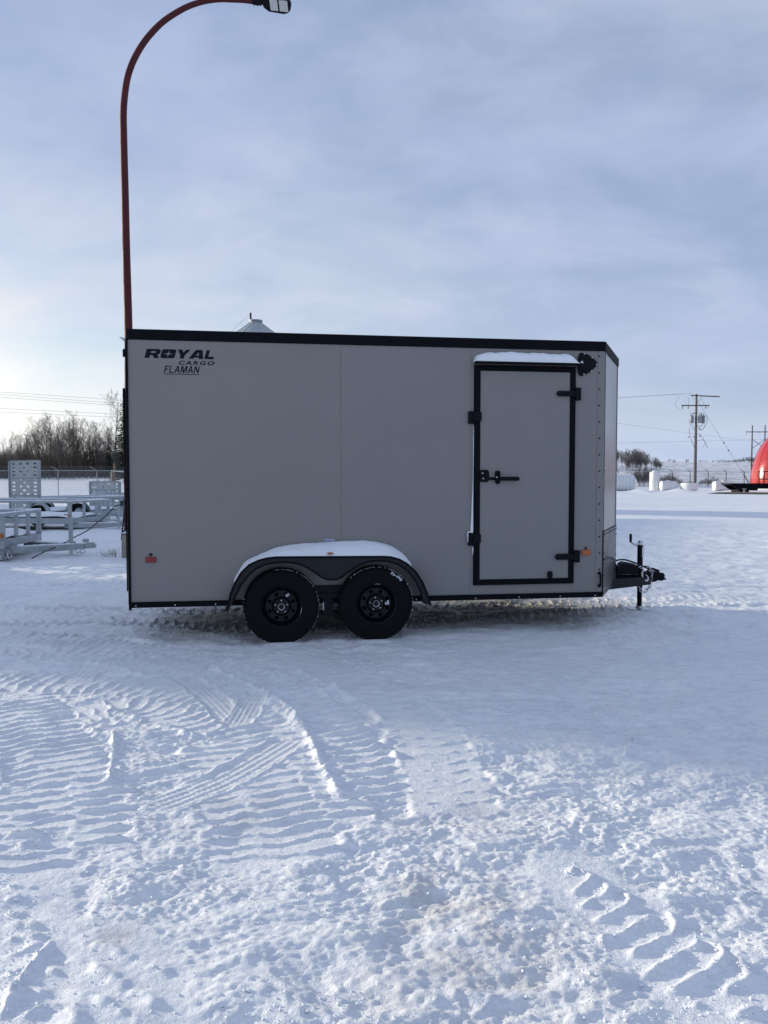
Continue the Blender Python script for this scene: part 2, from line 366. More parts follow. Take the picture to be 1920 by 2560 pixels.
# ---- track imprints, centre lines read off the photograph and laid on the ground
def gl(pts): return [(G(a, b).x, G(a, b).y) for a, b in pts]
TRACKS = [
 dict(p=gl([(-500,1585),(0,1592),(260,1612),(450,1648),(620,1695),(740,1752),(830,1830),(885,1915),(930,2010)]), w=.24, k='lug', lam=.105, a=.021, dep=.009, sl=.25),
 dict(p=gl([(-400,1700),(120,1705),(300,1712),(460,1735),(570,1775),(660,1850),(720,1930),(770,2010),(800,2080)]), w=.27, k='lug', lam=.105, a=.0135, dep=.008, sl=-.2),
 dict(p=gl([(-200,1850),(60,1830),(180,1790),(300,1770),(420,1790),(500,1840)]), w=.23, k='lug', lam=.10, a=.012, dep=.006, sl=.3),
 dict(p=gl([(30,1740),(75,1800),(110,1860),(150,1920),(170,1990),(170,2060),(150,2140)]), w=.27, k='lug', lam=.102, a=.0125, dep=.006, sl=-.15),
 dict(p=gl([(560,1840),(600,1920),(640,2010),(690,2110),(700,2180)]), w=.28, k='lug', lam=.105, a=.012, dep=.008, sl=.2),
 dict(p=gl([(40,1960),(30,2040),(20,2120),(0,2220)]), w=.25, k='lug', lam=.105, a=.011, dep=.007, sl=-.1),
 dict(p=gl([(434,1679),(480,1705),(520,1735),(560,1775),(600,1814)]), w=.10, k='fine', lam=.03, a=.008, dep=.014, sl=0),
 dict(p=gl([(640,1735),(615,1775),(592,1815)]), w=.09, k='fine', lam=.03, a=.008, dep=.012, sl=0),
 dict(p=gl([(815,1625),(826,1655),(830,1690),(820,1715)]), w=.10, k='fine', lam=.03, a=.007, dep=.012, sl=0),
 dict(p=gl([(240,1655),(210,1685),(170,1712)]), w=.12, k='fine', lam=.03, a=.008, dep=.012, sl=0),
 dict(p=gl([(741,1841),(660,1890),(560,1945),(450,1990),(370,2022)]), w=.12, k='fine', lam=.03, a=.007, dep=.010, sl=0),
 dict(p=gl([(-200,1570),(0,1560),(300,1556),(620,1575),(1000,1560),(1400,1530),(1900,1500)]), w=.16, k='lug', lam=.12, a=.030, dep=.010, sl=.4),
 dict(p=gl([(-400,1520),(0,1517),(400,1528),(900,1520),(1300,1512),(1800,1490)]), w=.16, k='lug', lam=.13, a=.028, dep=.008, sl=-.4),
 dict(p=gl([(-500,1640),(0,1640),(150,1632),(330,1650),(480,1690)]), w=.22, k='lug', lam=.11, a=.020, dep=.006, sl=.3),
 dict(p=gl([(-300,1470),(0,1462),(300,1455),(330,1450)]), w=.17, k='lug', lam=.13, a=.026, dep=.006, sl=.3),
 dict(p=gl([(700,1640),(860,1690),(1010,1780),(1100,1900),(1150,2050)]), w=.22, k='lug', lam=.13, a=.006, dep=.001, sl=.3),
]
EDGES = [  # thin pushed-up lips of snow: (points, height, width)
 (gl([(521,1668),(600,1700),(680,1745),(723,1778),(770,1841),(800,1905),(830,1955),(856,1998)]), .030, .022),
 (gl([(718,1668),(765,1685),(810,1708),(860,1735),(897,1755),(930,1778),(955,1801)]), .020, .022),
 (gl([(282,1830),(285,1870),(279,1920),(272,1962)]), .030, .013),
 (gl([(300,1783),(340,1800),(420,1822),(500,1845)]), .024, .025),
 (gl([(660,1738),(690,1760),(725,1790),(750,1830)]), .028, .05),
 (gl([(127,2347),(110,2385),(70,2430),(40,2480),(-5,2560)]), -.021, .013),
 (gl([(1560,1830),(1583,1850),(1572,1875),(1560,1900)]), .022, .010),
 (gl([(1420,2172),(1432,2185),(1440,2178),(1470,2190)]), .02, .008),
 (gl([(175,2350),(260,2372),(340,2400),(440,2440)]), .013, .020),
 (gl([(165,2395),(240,2425),(320,2475),(410,2530)]), .014, .022),
 (gl([(150,2470),(230,2500),(300,2530),(380,2580)]), .013, .020),
 (gl([(0,2395),(60,2375),(125,2350)]), .010, .014),
 (gl([(0,1640),(60,1655),(120,1650),(170,1665)]), .022, .05),
]
QUIET = [(gl([(1440,2180),(1530,2270),(1620,2340),(1710,2420),(1850,2540)]), .22, .75), (gl([(80,2020),(70,2150),(60,2300),(20,2420),(-20,2580)]), .24, .7), (gl([(250,2380),(330,2480),(360,2600)]), .20, .7)]
for q_ in [[(1417,2167),(1427,2173),(1422,2190)], [(1437,2176),(1457,2180),(1475,2193),(1473,2208),(1457,2219),(1440,2234),(1434,2248)], [(1492,2211),(1518,2218),(1521,2231),(1512,2245),(1480,2251),(1469,2263),(1440,2276)], [(1544,2234),(1567,2243),(1574,2254),(1567,2274),(1538,2283),(1515,2295),(1475,2309)], [(1625,2283),(1625,2300),(1608,2312),(1579,2324),(1550,2341),(1509,2353),(1503,2376)], [(1654,2283),(1674,2289),(1688,2312),(1683,2338),(1654,2350),(1625,2370),(1590,2387),(1570,2407)], [(1712,2315),(1732,2332),(1744,2353),(1738,2376),(1712,2384),(1683,2405),(1648,2425),(1616,2442),(1608,2457)], [(1758,2358),(1787,2367),(1807,2387),(1804,2410),(1781,2428),(1752,2442),(1718,2460),(1683,2480),(1668,2497)], [(1828,2405),(1856,2422),(1871,2442),(1868,2457),(1833,2468),(1816,2483),(1810,2503)], [(1758,2503),(1741,2515),(1723,2535)], [(1897,2512),(1880,2529),(1851,2543),(1816,2555)]]: EDGES.append((gl(q_), -.018, .012))
QUIET = [(gl([(1440,2180),(1530,2270),(1620,2340),(1710,2420),(1850,2540)]), .22, .75), (gl([(80,2020),(70,2150),(60,2300),(20,2420),(-20,2580)]), .24, .7), (gl([(250,2380),(330,2480),(360,2600)]), .20, .7)]
for q_ in [[(0,2318),(34,2312),(75,2315),(121,2324)], [(0,2355),(46,2347),(86,2347),(127,2347)], [(0,2393),(46,2387),(86,2373),(115,2358)], [(0,2448),(40,2436),(81,2416)], [(0,2491),(46,2477),(60,2462)], [(63,2500),(98,2491),(133,2491)], [(28,2546),(69,2541),(109,2523),(138,2523),(156,2538)], [(98,2436),(127,2431),(162,2442)], [(0,2095),(57,2086),(115,2081),(167,2078)], [(28,2118),(81,2112),(133,2104)], [(0,2052),(52,2043),(104,2037),(156,2034)], [(0,2199),(34,2193)], [(0,2222),(46,2218),(98,2222)], [(0,2251),(34,2248),(75,2253)], [(0,2286),(34,2284),(69,2288)]]: EDGES.append((gl(q_), -.017, .0115))
def polydist(X, Y, pts):
    best = np.full(X.shape, 1e9); S = np.zeros(X.shape); T = np.zeros(X.shape); acc = 0.
    for (a, b), (c, d) in zip(pts[:-1], pts[1:]):
        vx, vy = c-a, d-b; l = math.hypot(vx, vy)
        if l < 1e-6: continue
        t = ((X-a)*vx+(Y-b)*vy)/(l*l); tc_ = np.clip(t, 0, 1); dx = X-(a+vx*tc_); dy = Y-(b+vy*tc_); dd = np.hypot(dx, dy)
        sgn = np.sign(vx*(Y-b)-vy*(X-a)); m = dd < best
        best = np.where(m, dd, best); S = np.where(m, acc+tc_*l, S); T = np.where(m, sgn*dd, T); acc += l
    return best, S, T, acc
def smooth2(pts, sub=6): return [(p.x, p.y) for p in spline([(a, b, 0) for a, b in pts], sub)]

def make_ground():
    def axis(core, step, pw, mid, far, growth):
        xs = [0.]; 
        while xs[-1] < far:
            x = xs[-1]; s = step if x < core else step*(x/core)**pw if x < mid else None
            if s is None: s = (xs[-1]-xs[-2])*growth
            xs.append(x+s)
        return xs
    pos = axis(2.0, .0085, 1.45, 30, 1500, 1.16)
    xs = np.array([-v for v in pos[:0:-1]]+pos)
    ys = [1.75]
    while ys[-1] < 2600:
        y = ys[-1]
        if y < 3.6: s = .0075
        elif y < 24: s = .0075*(y/3.6)**1.75
        else: s = (ys[-1]-ys[-2])*1.045
        ys.append(y+min(s, 60))
    back = [1.75]; s = .02
    while back[-1] > -400: back.append(back[-1]-s); s *= 1.18
    ys = np.array(back[:0:-1]+ys)
    X, Y = np.meshgrid(xs, ys)
    H = base_h(X, Y)
    nearm = (np.abs(X) < 26) & (Y > 1.2) & (Y < 34)
    x = X[nearm]; y = Y[nearm]; h = np.zeros(x.shape)
    fade = 1-sstep(22, 33, np.hypot(x, y))
    # smoother, wind-packed plate on the right in front of the trailer
    smoothm = sstep(-.2, 1.3, x+.25*gnoise(x, y, 2))*sstep(4.3, 5.3, y+.3*gnoise(x*1.3, y*1.3, 12))*(1-sstep(7.0, 8.0, y))
    amp = 1-.50*smoothm
    h += .012*fbm(x/1.7, y/1.4, 3, 1)
    wx = x+.10*gnoise(x*2.1, y*2.1, 40); wy = y+.10*gnoise(x*2.1+9, y*2.1, 41)
    # scoured plates: terraces with abrupt small steps
    q = fbm(wx*1.9, wy*3.6, 5, 20, .58); tq = q*5.0; fr = tq-np.floor(tq)
    h += amp*.0044*(np.floor(tq)+sstep(.80, .97, fr))
    # crusty lumps, patchy
    patch = sstep(-.15, .35, fbm(x*.8+3, y*.8, 2, 31))
    rid = 1-np.abs(fbm(wx*5.2, wy*7.5, 3, 50, .6)); h += amp*patch*.005*np.clip(rid-.62, 0, 1)*2.2
    lump = np.clip(fbm(wx*9, wy*16, 4, 60, .66)-.12, 0, 1); h += amp*(.15+.6*patch)*.0115*lump*(1-.45*sstep(-.6, .6, x))
    crumb = np.clip(fbm(x*36, y*40, 2, 61, .6)-.22, 0, 1); cz = sstep(0, .4, fbm(x*1.7, y*1.5, 2, 62)); h += (.25+cz)*.009*crumb*(1-.2*smoothm)
    h += amp*.0030*fbm(x*24, y*26, 2, 70, .6)
    # long low wind ripples farther out
    h += (1-np.exp(-((y-8)/9)**2))*.02*np.clip(fbm(wx*.7, wy*2.3, 3, 80)-.05, 0, 1)*2
    for pts, wz, kq in QUIET:
        d, S, T, tot = polydist(x, y, smooth2(pts, 3)); q_ = 1-sstep(wz*.6, wz, d+.04*gnoise(x*5, y*5, 71)); h = h*(1-kq*q_)
    rough = np.clip(.75+.7*fbm(x*3.1, y*3.1, 2, 90), .15, 1.4)
    for tr in TRACKS:
        pts = smooth2(tr['p'], 6); W = tr['w']; a = np.array(pts)
        bb = (x > a[:, 0].min()-W*1.7) & (x < a[:, 0].max()+W*1.7) & (y > a[:, 1].min()-W*1.7) & (y < a[:, 1].max()+W*1.7)
        xx = x[bb]; yy = y[bb]
        if xx.size == 0: continue
        xx = xx; d, S, T, tot = polydist(xx, yy, pts)
        d = d+.02*gnoise(xx*7, yy*7, 33); u = np.clip(T/W, -1.5, 1.5)
        ins = 1-sstep(W*.86, W*1.04, d); ends = sstep(0, .12, S)*(1-sstep(tot-.12, tot, S)); ins = ins*ends
        hh = h[bb]; r = rough[bb]*1.05
        if tr['k'] in ('lug', 'chev'):
            jit = .16*gnoise(xx*5, yy*5, 44)
            if tr['k'] == 'lug': ph = S/tr['lam']+tr['sl']*np.abs(u)*1.6+.20*gnoise(u*1.8, S*1.7, 46)-.15*np.abs(np.sin(u*4.6+S*1.3))+jit*.6
            else: ph = S/tr['lam']+tr['sl']*u+.35*np.sin(u*4.2)+jit*.6
            fr = ph-np.floor(ph); crest = np.exp(-(np.abs(fr-.5)/.07)**1.5); crest2 = np.where(fr < .5, np.clip(fr/.5, 0, 1)**1.6, np.clip(1-(fr-.5)/.16, 0, 1))
            wid = np.clip(.80+.55*gnoise(np.floor(ph)*3.7+17, u*2.2, 66), .42, 1.3)*(1+.5*np.exp(-((np.abs(u)-.8)/.13)**2))
            prof = tr['a']*(.66*crest+.30*crest2)*wid*np.clip(r+.15, .2, 1.35)
            prof = prof+.006*np.clip(gnoise(xx*22, yy*22, 55), 0, 1)*crest
            hn = hh*(1-.82*ins)+ins*(-tr['dep']*.6+prof*1.12)
            rim = np.exp(-((d-W*1.02)/(W*.085))**2)*ends*(0 if tr['k'] == 'chev' else 1)
            hn = hn+rim*tr['a']*.55*np.clip(.35+.9*gnoise(xx*9, yy*9, 77), 0, 1.3)
        else:
            g = np.abs(np.sin(u*math.pi*2.6)); sip = .5+.5*np.sin(S/tr['lam']*2*math.pi+np.floor(u*2.6)*1.9)
            prof = tr['a']*(.85*np.exp(-(g/.35)**2)+.35*sip*(g > .4))
            hn = hh*(1-.85*ins)+ins*(-tr['dep']+prof)+np.exp(-((d-W*1.03)/.012)**2)*ends*.006
        h[bb] = hn
    for pts, ht, wd in EDGES:
        pts = smooth2(pts, 6); a = np.array(pts)
        bb = (x > a[:, 0].min()-.2) & (x < a[:, 0].max()+.2) & (y > a[:, 1].min()-.2) & (y < a[:, 1].max()+.2)
        d, S, T, tot = polydist(x[bb], y[bb], pts); d = d+.012*gnoise(x[bb]*14, y[bb]*14, 5)
        crisp = ht < 0; ht = abs(ht)      # negative height marks a crisp, unbroken lip with a soft back slope
        if crisp: h[bb] += ht*np.maximum(np.exp(-(np.abs(d)/wd)**1.6), .38*np.exp(-(np.abs(d)/(wd*2.6))**1.4))*np.clip(.95+.25*gnoise(S*14, S*0+3.3, 8)+.12*gnoise(x[bb]*40, y[bb]*40, 9), .4, 1.3)*sstep(0, .05, S)*(1-sstep(tot-.05, tot, S)); continue
        h[bb] += ht*np.exp(-(np.abs(d)/wd)**1.5)*np.clip(.75+.7*gnoise(S*9, S*0+3.3, 8)+.4*gnoise(x[bb]*30, y[bb]*30, 9), .15, 1.4)*sstep(0, .06, S)*(1-sstep(tot-.06, tot, S))
    # wheels and stands rest in shallow packed hollows
    H[nearm] = H[nearm]+h*fade
    for (cx_, cy_, r_, z_) in FLATS:
        dd = np.hypot(X-cx_, (Y-cy_)); k = 1-sstep(r_*.6, r_*1.5, dd); H = H*(1-k)+z_*k
    crumbs(xs, ys, H)
    ny, nx = X.shape
    me = bpy.data.meshes.new('ground')
    co = np.stack([X, Y, H], -1).reshape(-1, 3).astype(np.float32)
    idx = np.arange(nx*ny).reshape(ny, nx)
    q = np.stack([idx[:-1, :-1], idx[:-1, 1:], idx[1:, 1:], idx[1:, :-1]], -1).reshape(-1, 4)
    me.vertices.add(len(co)); me.vertices.foreach_set('co', co.ravel())
    me.loops.add(q.size); me.loops.foreach_set('vertex_index', q.ravel().astype(np.int32))
    me.polygons.add(len(q)); me.polygons.foreach_set('loop_start', np.arange(0, q.size, 4, dtype=np.int32))
    me.polygons.foreach_set('use_smooth', np.ones(len(q), bool))
    me.update(calc_edges=True); me.validate()
    print('ground', nx, ny)
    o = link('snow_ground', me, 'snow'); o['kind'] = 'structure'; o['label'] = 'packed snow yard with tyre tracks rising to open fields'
    return o
FLATS = []
def crumbs(xs, ys, H):
    rg = np.random.default_rng(3); n = 26000
    y = 1.95+5.6*rg.random(n)**1.5; x = (rg.random(n)*2-1)*(.62*y+.3)
    keep = gnoise(x*2.3, y*2.3, 300)+.6*gnoise(x*9, y*9, 301)+rg.normal(0, .35, n) > .25
    for pts, ht, wd in EDGES:      # loose bits gather along the pushed-up lips
        p = np.array(smooth2(pts, 6)); k = rg.integers(0, len(p), 220); x = np.append(x, p[k, 0]+rg.normal(0, .03, 220)); y = np.append(y, p[k, 1]+rg.normal(0, .035, 220)); keep = np.append(keep, np.ones(220, bool))
    for pts, wz, kq in QUIET:
        d = polydist(x, y, pts)[0]; keep &= (d > wz) | (rg.random(len(x)) < .18)
    x = x[keep]; y = y[keep]; ix = np.searchsorted(xs, x); iy = np.searchsorted(ys, y); z = H[iy, ix]; n = len(x)
    s = .0016+.0042*rg.random(n)**3.2+.0012*rg.random(n)
    base = np.array([(1, 0, 0), (.3, .95, 0), (-.8, .6, 0), (-.8, -.6, 0), (.3, -.95, 0), (.5, .2, .8), (-.3, .45, .75), (-.2, -.5, .8)])
    fs = [(0, 1, 5), (1, 6, 5), (1, 2, 6), (2, 3, 6), (3, 7, 6), (3, 4, 7), (4, 0, 7), (0, 5, 7), (5, 6, 7)]
    a = rg.random(n)*6.28; c = np.cos(a)[:, None]; sn = np.sin(a)[:, None]
    b = base[None]*(1+.35*rg.normal(0, 1, (n, 8, 3)).clip(-1.2, 1.2)); bx_ = (b[:, :, 0]*c-b[:, :, 1]*sn)*s[:, None]; by_ = (b[:, :, 0]*sn+b[:, :, 1]*c)*s[:, None]
    V = np.stack([bx_+x[:, None], by_+y[:, None], b[:, :, 2]*s[:, None]+z[:, None]-.0008], -1).reshape(-1, 3)
    T = (np.array(fs)[None]+(np.arange(n)*8)[:, None, None]).reshape(-1, 3)
    me = bpy.data.meshes.new('snow_crumbs'); me.from_pydata(V.tolist(), [], T.tolist()); me.update()
    o = link('snow_crumbs', me, 'snow_cap'); tag(o, 'loose crumbs of snow scattered over the tyre tracks', None, None, 'stuff')

# ------------------------------------------------------------------ enclosed cargo trailer
TH = R(8.3); DP = 7.22
ax = Vector((math.cos(TH), math.sin(TH), 0)); bx = Vector((-math.sin(TH), math.cos(TH), 0))
def raw(px, py, b=0.0):
    d = ray(px, py); t = (DP+b)/d.dot(bx); p = d*t; return p.dot(ax), p.z+CH
A0 = (raw(317, 822)[0]+raw(330, 1520)[0])/2
def P(px, py, b=0.0):
    a, z = raw(px, py, b); return (a-A0, z)
ORIG = ax*A0+bx*DP
ct = empty('cargo_trailer', ORIG, TH, 'grey enclosed cargo trailer with black trim and side door, parked on the snow', 'cargo trailer')
LEN = (P(1511, 854)[0]+P(1506, 1492)[0])/2; ZT = (P(317, 822)[1]+P(1511, 854)[1])/2; ZB = (P(330, 1520)[1]+P(1506, 1492)[1])/2
WD = 2.10; NL = .60; CB = WD/2
print('trailer', LEN, ZT, ZB)
ZC = ZT-.095; ZS = ZB+.052     # lower edge of roof trim, upper edge of bottom rail
def outline(g=0.0, n=0.0):
    return [(0-g, 0-g), (LEN+g*.4, 0-g), (LEN+NL+n+g, CB-.06), (LEN+NL+n+g, CB+.06), (LEN+g*.4, WD+g), (0-g, WD+g)]
def slab(mb, pts, z0, z1): return mb.hull([(x, y, z0) for x, y in pts], [(x, y, z1) for x, y in pts])
# body: side, rear and far wall panels in one shell; the nose panels are a glossier separate part
m = MB(); slab(m, [(0, 0), (LEN, 0), (LEN, WD), (0, WD)], ZB+.01, ZT-.01); body = m.build('body', 'pewter_paint', ct)
# folded corner radius: strip bent round on to the nose
m = MB()
nd = Vector((NL, CB-.06, 0)).normalized(); nn = Vector((nd.y, -nd.x, 0))
p0 = Vector((LEN, 0, 0))
def np_(t, off=0, z=0): v = p0+nd*t+nn*off; return Vector((v.x, v.y, z))
NLn = math.hypot(NL, CB-.06)
slab(m, [(LEN+.001, 0), (LEN+NL, CB-.06), (LEN+NL, CB+.06), (LEN+.001, WD)], ZB+.02, ZC+.01)
m.build('nose_panel', 'nose_paint', ct)
for t0, t1, o in ((.045, .062, .006), (NLn-.05, NLn-.03, .006)):
    m = MB(); m.hull([np_(t0, 0, ZB+.62), np_(t1, 0, ZB+.62), np_(t1, o, ZB+.62), np_(t0, o, ZB+.62)], [np_(t0, 0, ZC), np_(t1, 0, ZC), np_(t1, o, ZC), np_(t0, o, ZC)]); m.build('nose_seam', 'seam', ct)
m = MB(); slab(m, outline(.012, .0), ZC, ZT); m.build('roof_trim', 'black_trim', ct, bevel=.006)
m = MB()
for k in range(14):
    a0 = k/14*LEN; 
m.hull([(0, 0, ZT), (LEN, 0, ZT), (LEN+NL-.02, CB, ZT), (LEN, WD, ZT), (0, WD, ZT)], [(0, .5, ZT+.05), (LEN, .5, ZT+.05), (LEN+NL*.6, CB, ZT+.05), (LEN, WD-.5, ZT+.05), (0, WD-.5, ZT+.05)])
m.build('roof', 'white_paint', ct)
m = MB(); m.box(-.012, LEN+.004, -.014, 0, ZB, ZS); m.box(-.012, LEN, -.02, -.0141, ZS-.008, ZS); m.build('bottom_rail', 'black_trim', ct, bevel=.002)
m = MB(); m.box(-.02, 0, -.018, .03, ZB-.02, ZC); m.build('rear_corner_trim', 'black_trim', ct, bevel=.003)
for px in (340, 438, 539, 1040, 1188, 1296, 1399, 1486):
    a = P(px, 1500)[0]; m = MB(); m.cyl((a, -.0141, ZB+.02), (a, -.018, ZB+.02), .006, 10); m.build('rail_screw', 'zinc', ct)
# vertical seams between side sheets
for px, pa, pb in ((851, 842, 1503), (1177.5, 850, 1495), (1431.5, 850, 905), (1431.5, 1462, 1492), (1495, 852, 1492)):
    a, z1 = P(px, pa); z0 = P(px, pb)[1]; m = MB(); m.box(a-.0018, a+.0018, -.0022, 0, max(z0, ZS+.001), min(z1, ZC-.001)); m.build('sheet_seam', 'seam', ct)
for i in range(16):
    sc_ = MB(); a, z = P(1498.2, 891+i*40.95); sc_.cyl((a+.002*0, -.0, z), (a, -.006, z), .0075, 8); sc_.build('corner_screw', 'black_plastic', ct)
# belly: floor frame below body
m = MB()
for k in range(9):
    a = .15+k*(LEN-.3)/8; m.box(a-.02, a+.02, .36, WD-.36, ZB-.03, ZB+.009)
m.box(.02, LEN-.02, .30, .359, ZB-.035, ZB+.009); m.box(.02, LEN-.02, WD-.359, WD-.30, ZB-.035, ZB+.009)
m.build('underframe', 'frame_steel', ct)
# rear ramp door and its hardware
m = MB(); m.box(-.035, -.021, .05, WD-.05, ZB+.02, ZC-.02); m.build('ramp_door', 'pewter_paint', ct)
for y in (.01, WD-.06): rd = MB(); rd.box(-.040, -.0355, y, y+.04, ZB+.15, P(311, 972)[1]); rd.build('door_bar', 'black_trim', ct)
m = MB(); z = P(313, 882)[1]; m.box(-.045, -.0205, -.004, .03, z-.035, z+.035); m.build('clearance_light', 'black_plastic', ct, bevel=.006)
m = MB(); z = P(310, 848)[1]; m.add([(-.075, .0, z+.022), (-.02, .0, z+.012), (-.02, .0, z-.03), (-.075, .05, z+.022), (-.02, .05, z+.012), (-.02, .05, z-.03)],
    [(0, 1, 2), (5, 4, 3), (0, 3, 4, 1), (1, 4, 5, 2), (2, 5, 3, 0)]); m.build('drip_bracket', 'alu', ct)

# side door
dx0, dx1 = P(1185, 1200)[0], (P(1437, 916)[0]+P(1432.5, 1457)[0])/2
dz1 = (P(1186, 914)[1]+P(1436, 916.5)[1])/2; dz0 = (P(1184.4, 1462.7)[1]+P(1432.5, 1457.7)[1])/2
fw = .054
door = MB(); door.box(dx0+fw+.001, dx1-fw-.001, -.016, -.001, dz0+fw+.001, dz1-fw-.001); door = door.build('side_door', 'pewter_paint', ct, bevel=.002)
m = MB()
m.box(dx0, dx0+fw, -.026, 0, dz0, dz1); m.box(dx1-fw, dx1, -.026, 0, dz0, dz1)
m.box(dx0+fw, dx1-fw, -.025, 0, dz0, dz0+fw); m.box(dx0+fw, dx1-fw, -.025, 0, dz1-fw, dz1)
m.box(dx0-.006, dx0, -.012, 0, dz0, dz1); m.box(dx1, dx1+.006, -.012, 0, dz0, dz1)
m.build('door_frame', 'black_trim', door, bevel=.006)
def Q(x0, y0, x1, y1, b=0):
    a0, z1 = P(x0, y0, b); a1, z0 = P(x1, y1, b); return min(a0, a1), max(a0, a1), min(z0, z1), max(z0, z1)
for (s, l, tip) in (((1388, 978, 1440, 992), (1438, 970, 1449, 1001.6), 1), ((1384, 1384, 1434, 1398), (1433.5, 1375.5, 1446, 1405), 1)):
    a0, a1, z0, z1 = Q(*s); m = MB(); h = (z1-z0)
    m.prism([(a0, z0+h/2), (a0+.02, z0), (a1, z0), (a1, z1), (a0+.02, z1)], -.044, -.0265)
    b0, b1, y0, y1 = Q(*l); m.box(b0, b1, -.04, -.0005, y0, y1)
    m.cyl((b0, -.044, y0+.004), (b0, -.044, y1-.004), .012, 12)
    hb = m.build('hinge', 'black_plastic', door, bevel=.003)
    for dz in (.12, .5, .88): m = MB(); m.cyl(((b0+b1)/2+.008, -.04, y0+(y1-y0)*dz), ((b0+b1)/2+.008, -.045, y0+(y1-y0)*dz), .005, 8); m.build('hinge_bolt', 'black_trim', door)
for q in ((1170, 1028.5, 1201.5, 1060), (1169.5, 1332, 1199.6, 1363.5)):
    a0, a1, z0, z1 = Q(*q); m = MB(); h = z1-z0
    m.box(a0, a0+(a1-a0)*.42, -.030, -.0005, z0, z1); m.box(a0+(a1-a0)*.42, a1, -.042, -.0265, z0+h*.22, z1-h*.08); m.cyl((a0+(a1-a0)*.44, -.04, z0+.01), (a0+(a1-a0)*.44, -.04, z1-.01), .010, 12)
    m.build('hinge', 'black_plastic', door, bevel=.004)
# cam bar latch
m = MB(); a0, a1, z0, z1 = Q(1198, 1174.5, 1220.5, 1205.5); m.prism([(a0, z0+.005), (a1-.02, z0), (a1, z0+.02), (a1, z1-.02), (a1-.012, z1-.002), (a0+.02, z1), (a0, z1-.01)], -.036, -.0265+.0)
a2, a3, z2, z3 = Q(1219, 1193, 1258, 1200.5); m.box(a2, a3, -.034, -.017, z2, z3)
a2, a3, z2, z3 = Q(1246, 1191.5, 1294, 1202.3); zc = (z2+z3)/2; m.tube([(a2, -.042, zc), (a2+.01, -.044, zc), (a3-.012, -.046, zc), (a3, -.046, zc)], [.013, .019, .020, .017], 12)
lt = m.build('door_handle', 'black_plastic', door, bevel=.003)
m = MB(); a2, a3, z2, z3 = Q(1236, 1176.5, 1247.5, 1210); am = (a2+a3)/2; r = (a3-a2)/2
m.prism([(am+r*math.cos(t), (z3-r if math.sin(t) >= 0 else z2+r)+r*math.sin(t)) for t in [2*math.pi*i/18 for i in range(18)]], -.052, -.0165); m.build('latch_plate', 'black_trim', door, bevel=.004)
for px, py in ((1206, 1183), (1208, 1196.3), (1240.6, 1193)):
    a, z = P(px, py, -.036); m = MB(); m.lathe([(0, 0), (.006, 0), (.009, .004), (.009, .008), (0, .008)], (a, -.041 if px < 1230 else -.056, z), 'y', 14); m.build('rivet', 'zinc', door, smooth=True)
m = MB(); a0, a1, z0, z1 = Q(1366.5, 1427, 1378, 1445); am = (a0+a1)/2; m.prism([(am-.012, z0), (am+.012, z0), (a1, z0+.02), (a1, z1-.015), (am+.01, z1), (am-.01, z1), (a0, z1-.015), (a0, z0+.02)], -.045, -.0165); m.build('door_catch', 'black_plastic', door, bevel=.003)
m = MB(); a0, a1, z0, z1 = Q(1494, 1429, 1501.5, 1468); am = (a0+a1)/2
m.tube([(am, -.001, z1-.012), (am, -.03, z1-.02), (am, -.034, (z0+z1)/2), (am, -.03, z0+.02), (am, -.001, z0+.012)], .010, 10); m.box(am-.014, am+.014, -.006, -.0002, z1-.03, z1); m.box(am-.014, am+.014, -.006, -.0002, z0, z0+.03)
m.build('grab_handle', 'black_plastic', ct, smooth=True)
# drip awning above the door
aw0, aw1 = P(1184, 906)[0], P(1444, 909)[0]; az = (P(1184, 910, -.10)[1]+P(1444, 912, -.10)[1])/2
m = MB(); m.prism([(aw0, az), (aw1, az), (aw1, az+.022), (aw0, az+.022)], -.108, -.10); m.box(aw0, aw1, -.10, -.0005, az+.012, az+.020); m.build('awning', 'black_trim', ct, bevel=.002)
# roof-corner air vent
vp = [(1452, 881.5), (1464, 884), (1477, 890.5), (1486, 898), (1493.7, 909), (1487, 919), (1477, 928.5), (1465, 935.5), (1452.7, 939.5), (1447, 929), (1444.5, 911.5), (1447, 893)]
V = [(p_.x, p_.y) for p_ in spline([(*P(x, y, -.02), 0) for x, y in vp+vp[:1]], 4)[:-1]]; cxv = sum(p[0] for p in V)/len(V); czv = sum(p[1] for p in V)/len(V)
m = MB(); m.hull([(p[0], -.0005, p[1]) for p in V], [(p[0], -.02, p[1]) for p in V])
inner = [(cxv-.006+(p[0]-cxv)*.62, -.036, czv+(p[1]-czv)*.62) for p in V]
m.hull([(cxv+(p[0]-cxv)*.8, -.0205, czv+(p[1]-czv)*.8) for p in V], inner)
vent = m.build('side_vent', 'black_plastic', ct)
for x, y in ((1461, 884.5), (1480, 894), (1491.5, 911), (1479, 927), (1460, 935.5)):
    a, z = P(x, y, -.022); m = MB(); m.cyl((a, -.0195, z), (a, -.026, z), .0065, 10); m.build('rivet', 'zinc', vent)
# side marker lights
for (q, c, mt_) in (((364, 1392.5, 391, 1406), (376.8, 1386.8), 'red_lens'), ((1453, 1375, 1476, 1388.3), (1465, 1370.4), 'amber')):
    a0, a1, z0, z1 = Q(*q); m = MB(); m.box(a0, a1, -.018, -.0005, z0, z1); m.build('side_marker', mt_, ct, bevel=.007)
    a, z = P(*c); m = MB(); m.lathe([(.0, -.016), (.007, -.014), (.011, -.004), (.016, -.0005)], (a, 0, z), 'y', 20)
    ml = m.build('round_marker', 'black_plastic', ct, smooth=True)
    m = MB(); m.lathe([(0, -.021), (.006, -.020), (.009, -.0145)], (a, 0, z), 'y', 16); m.build('lens', mt_, ml, smooth=True)
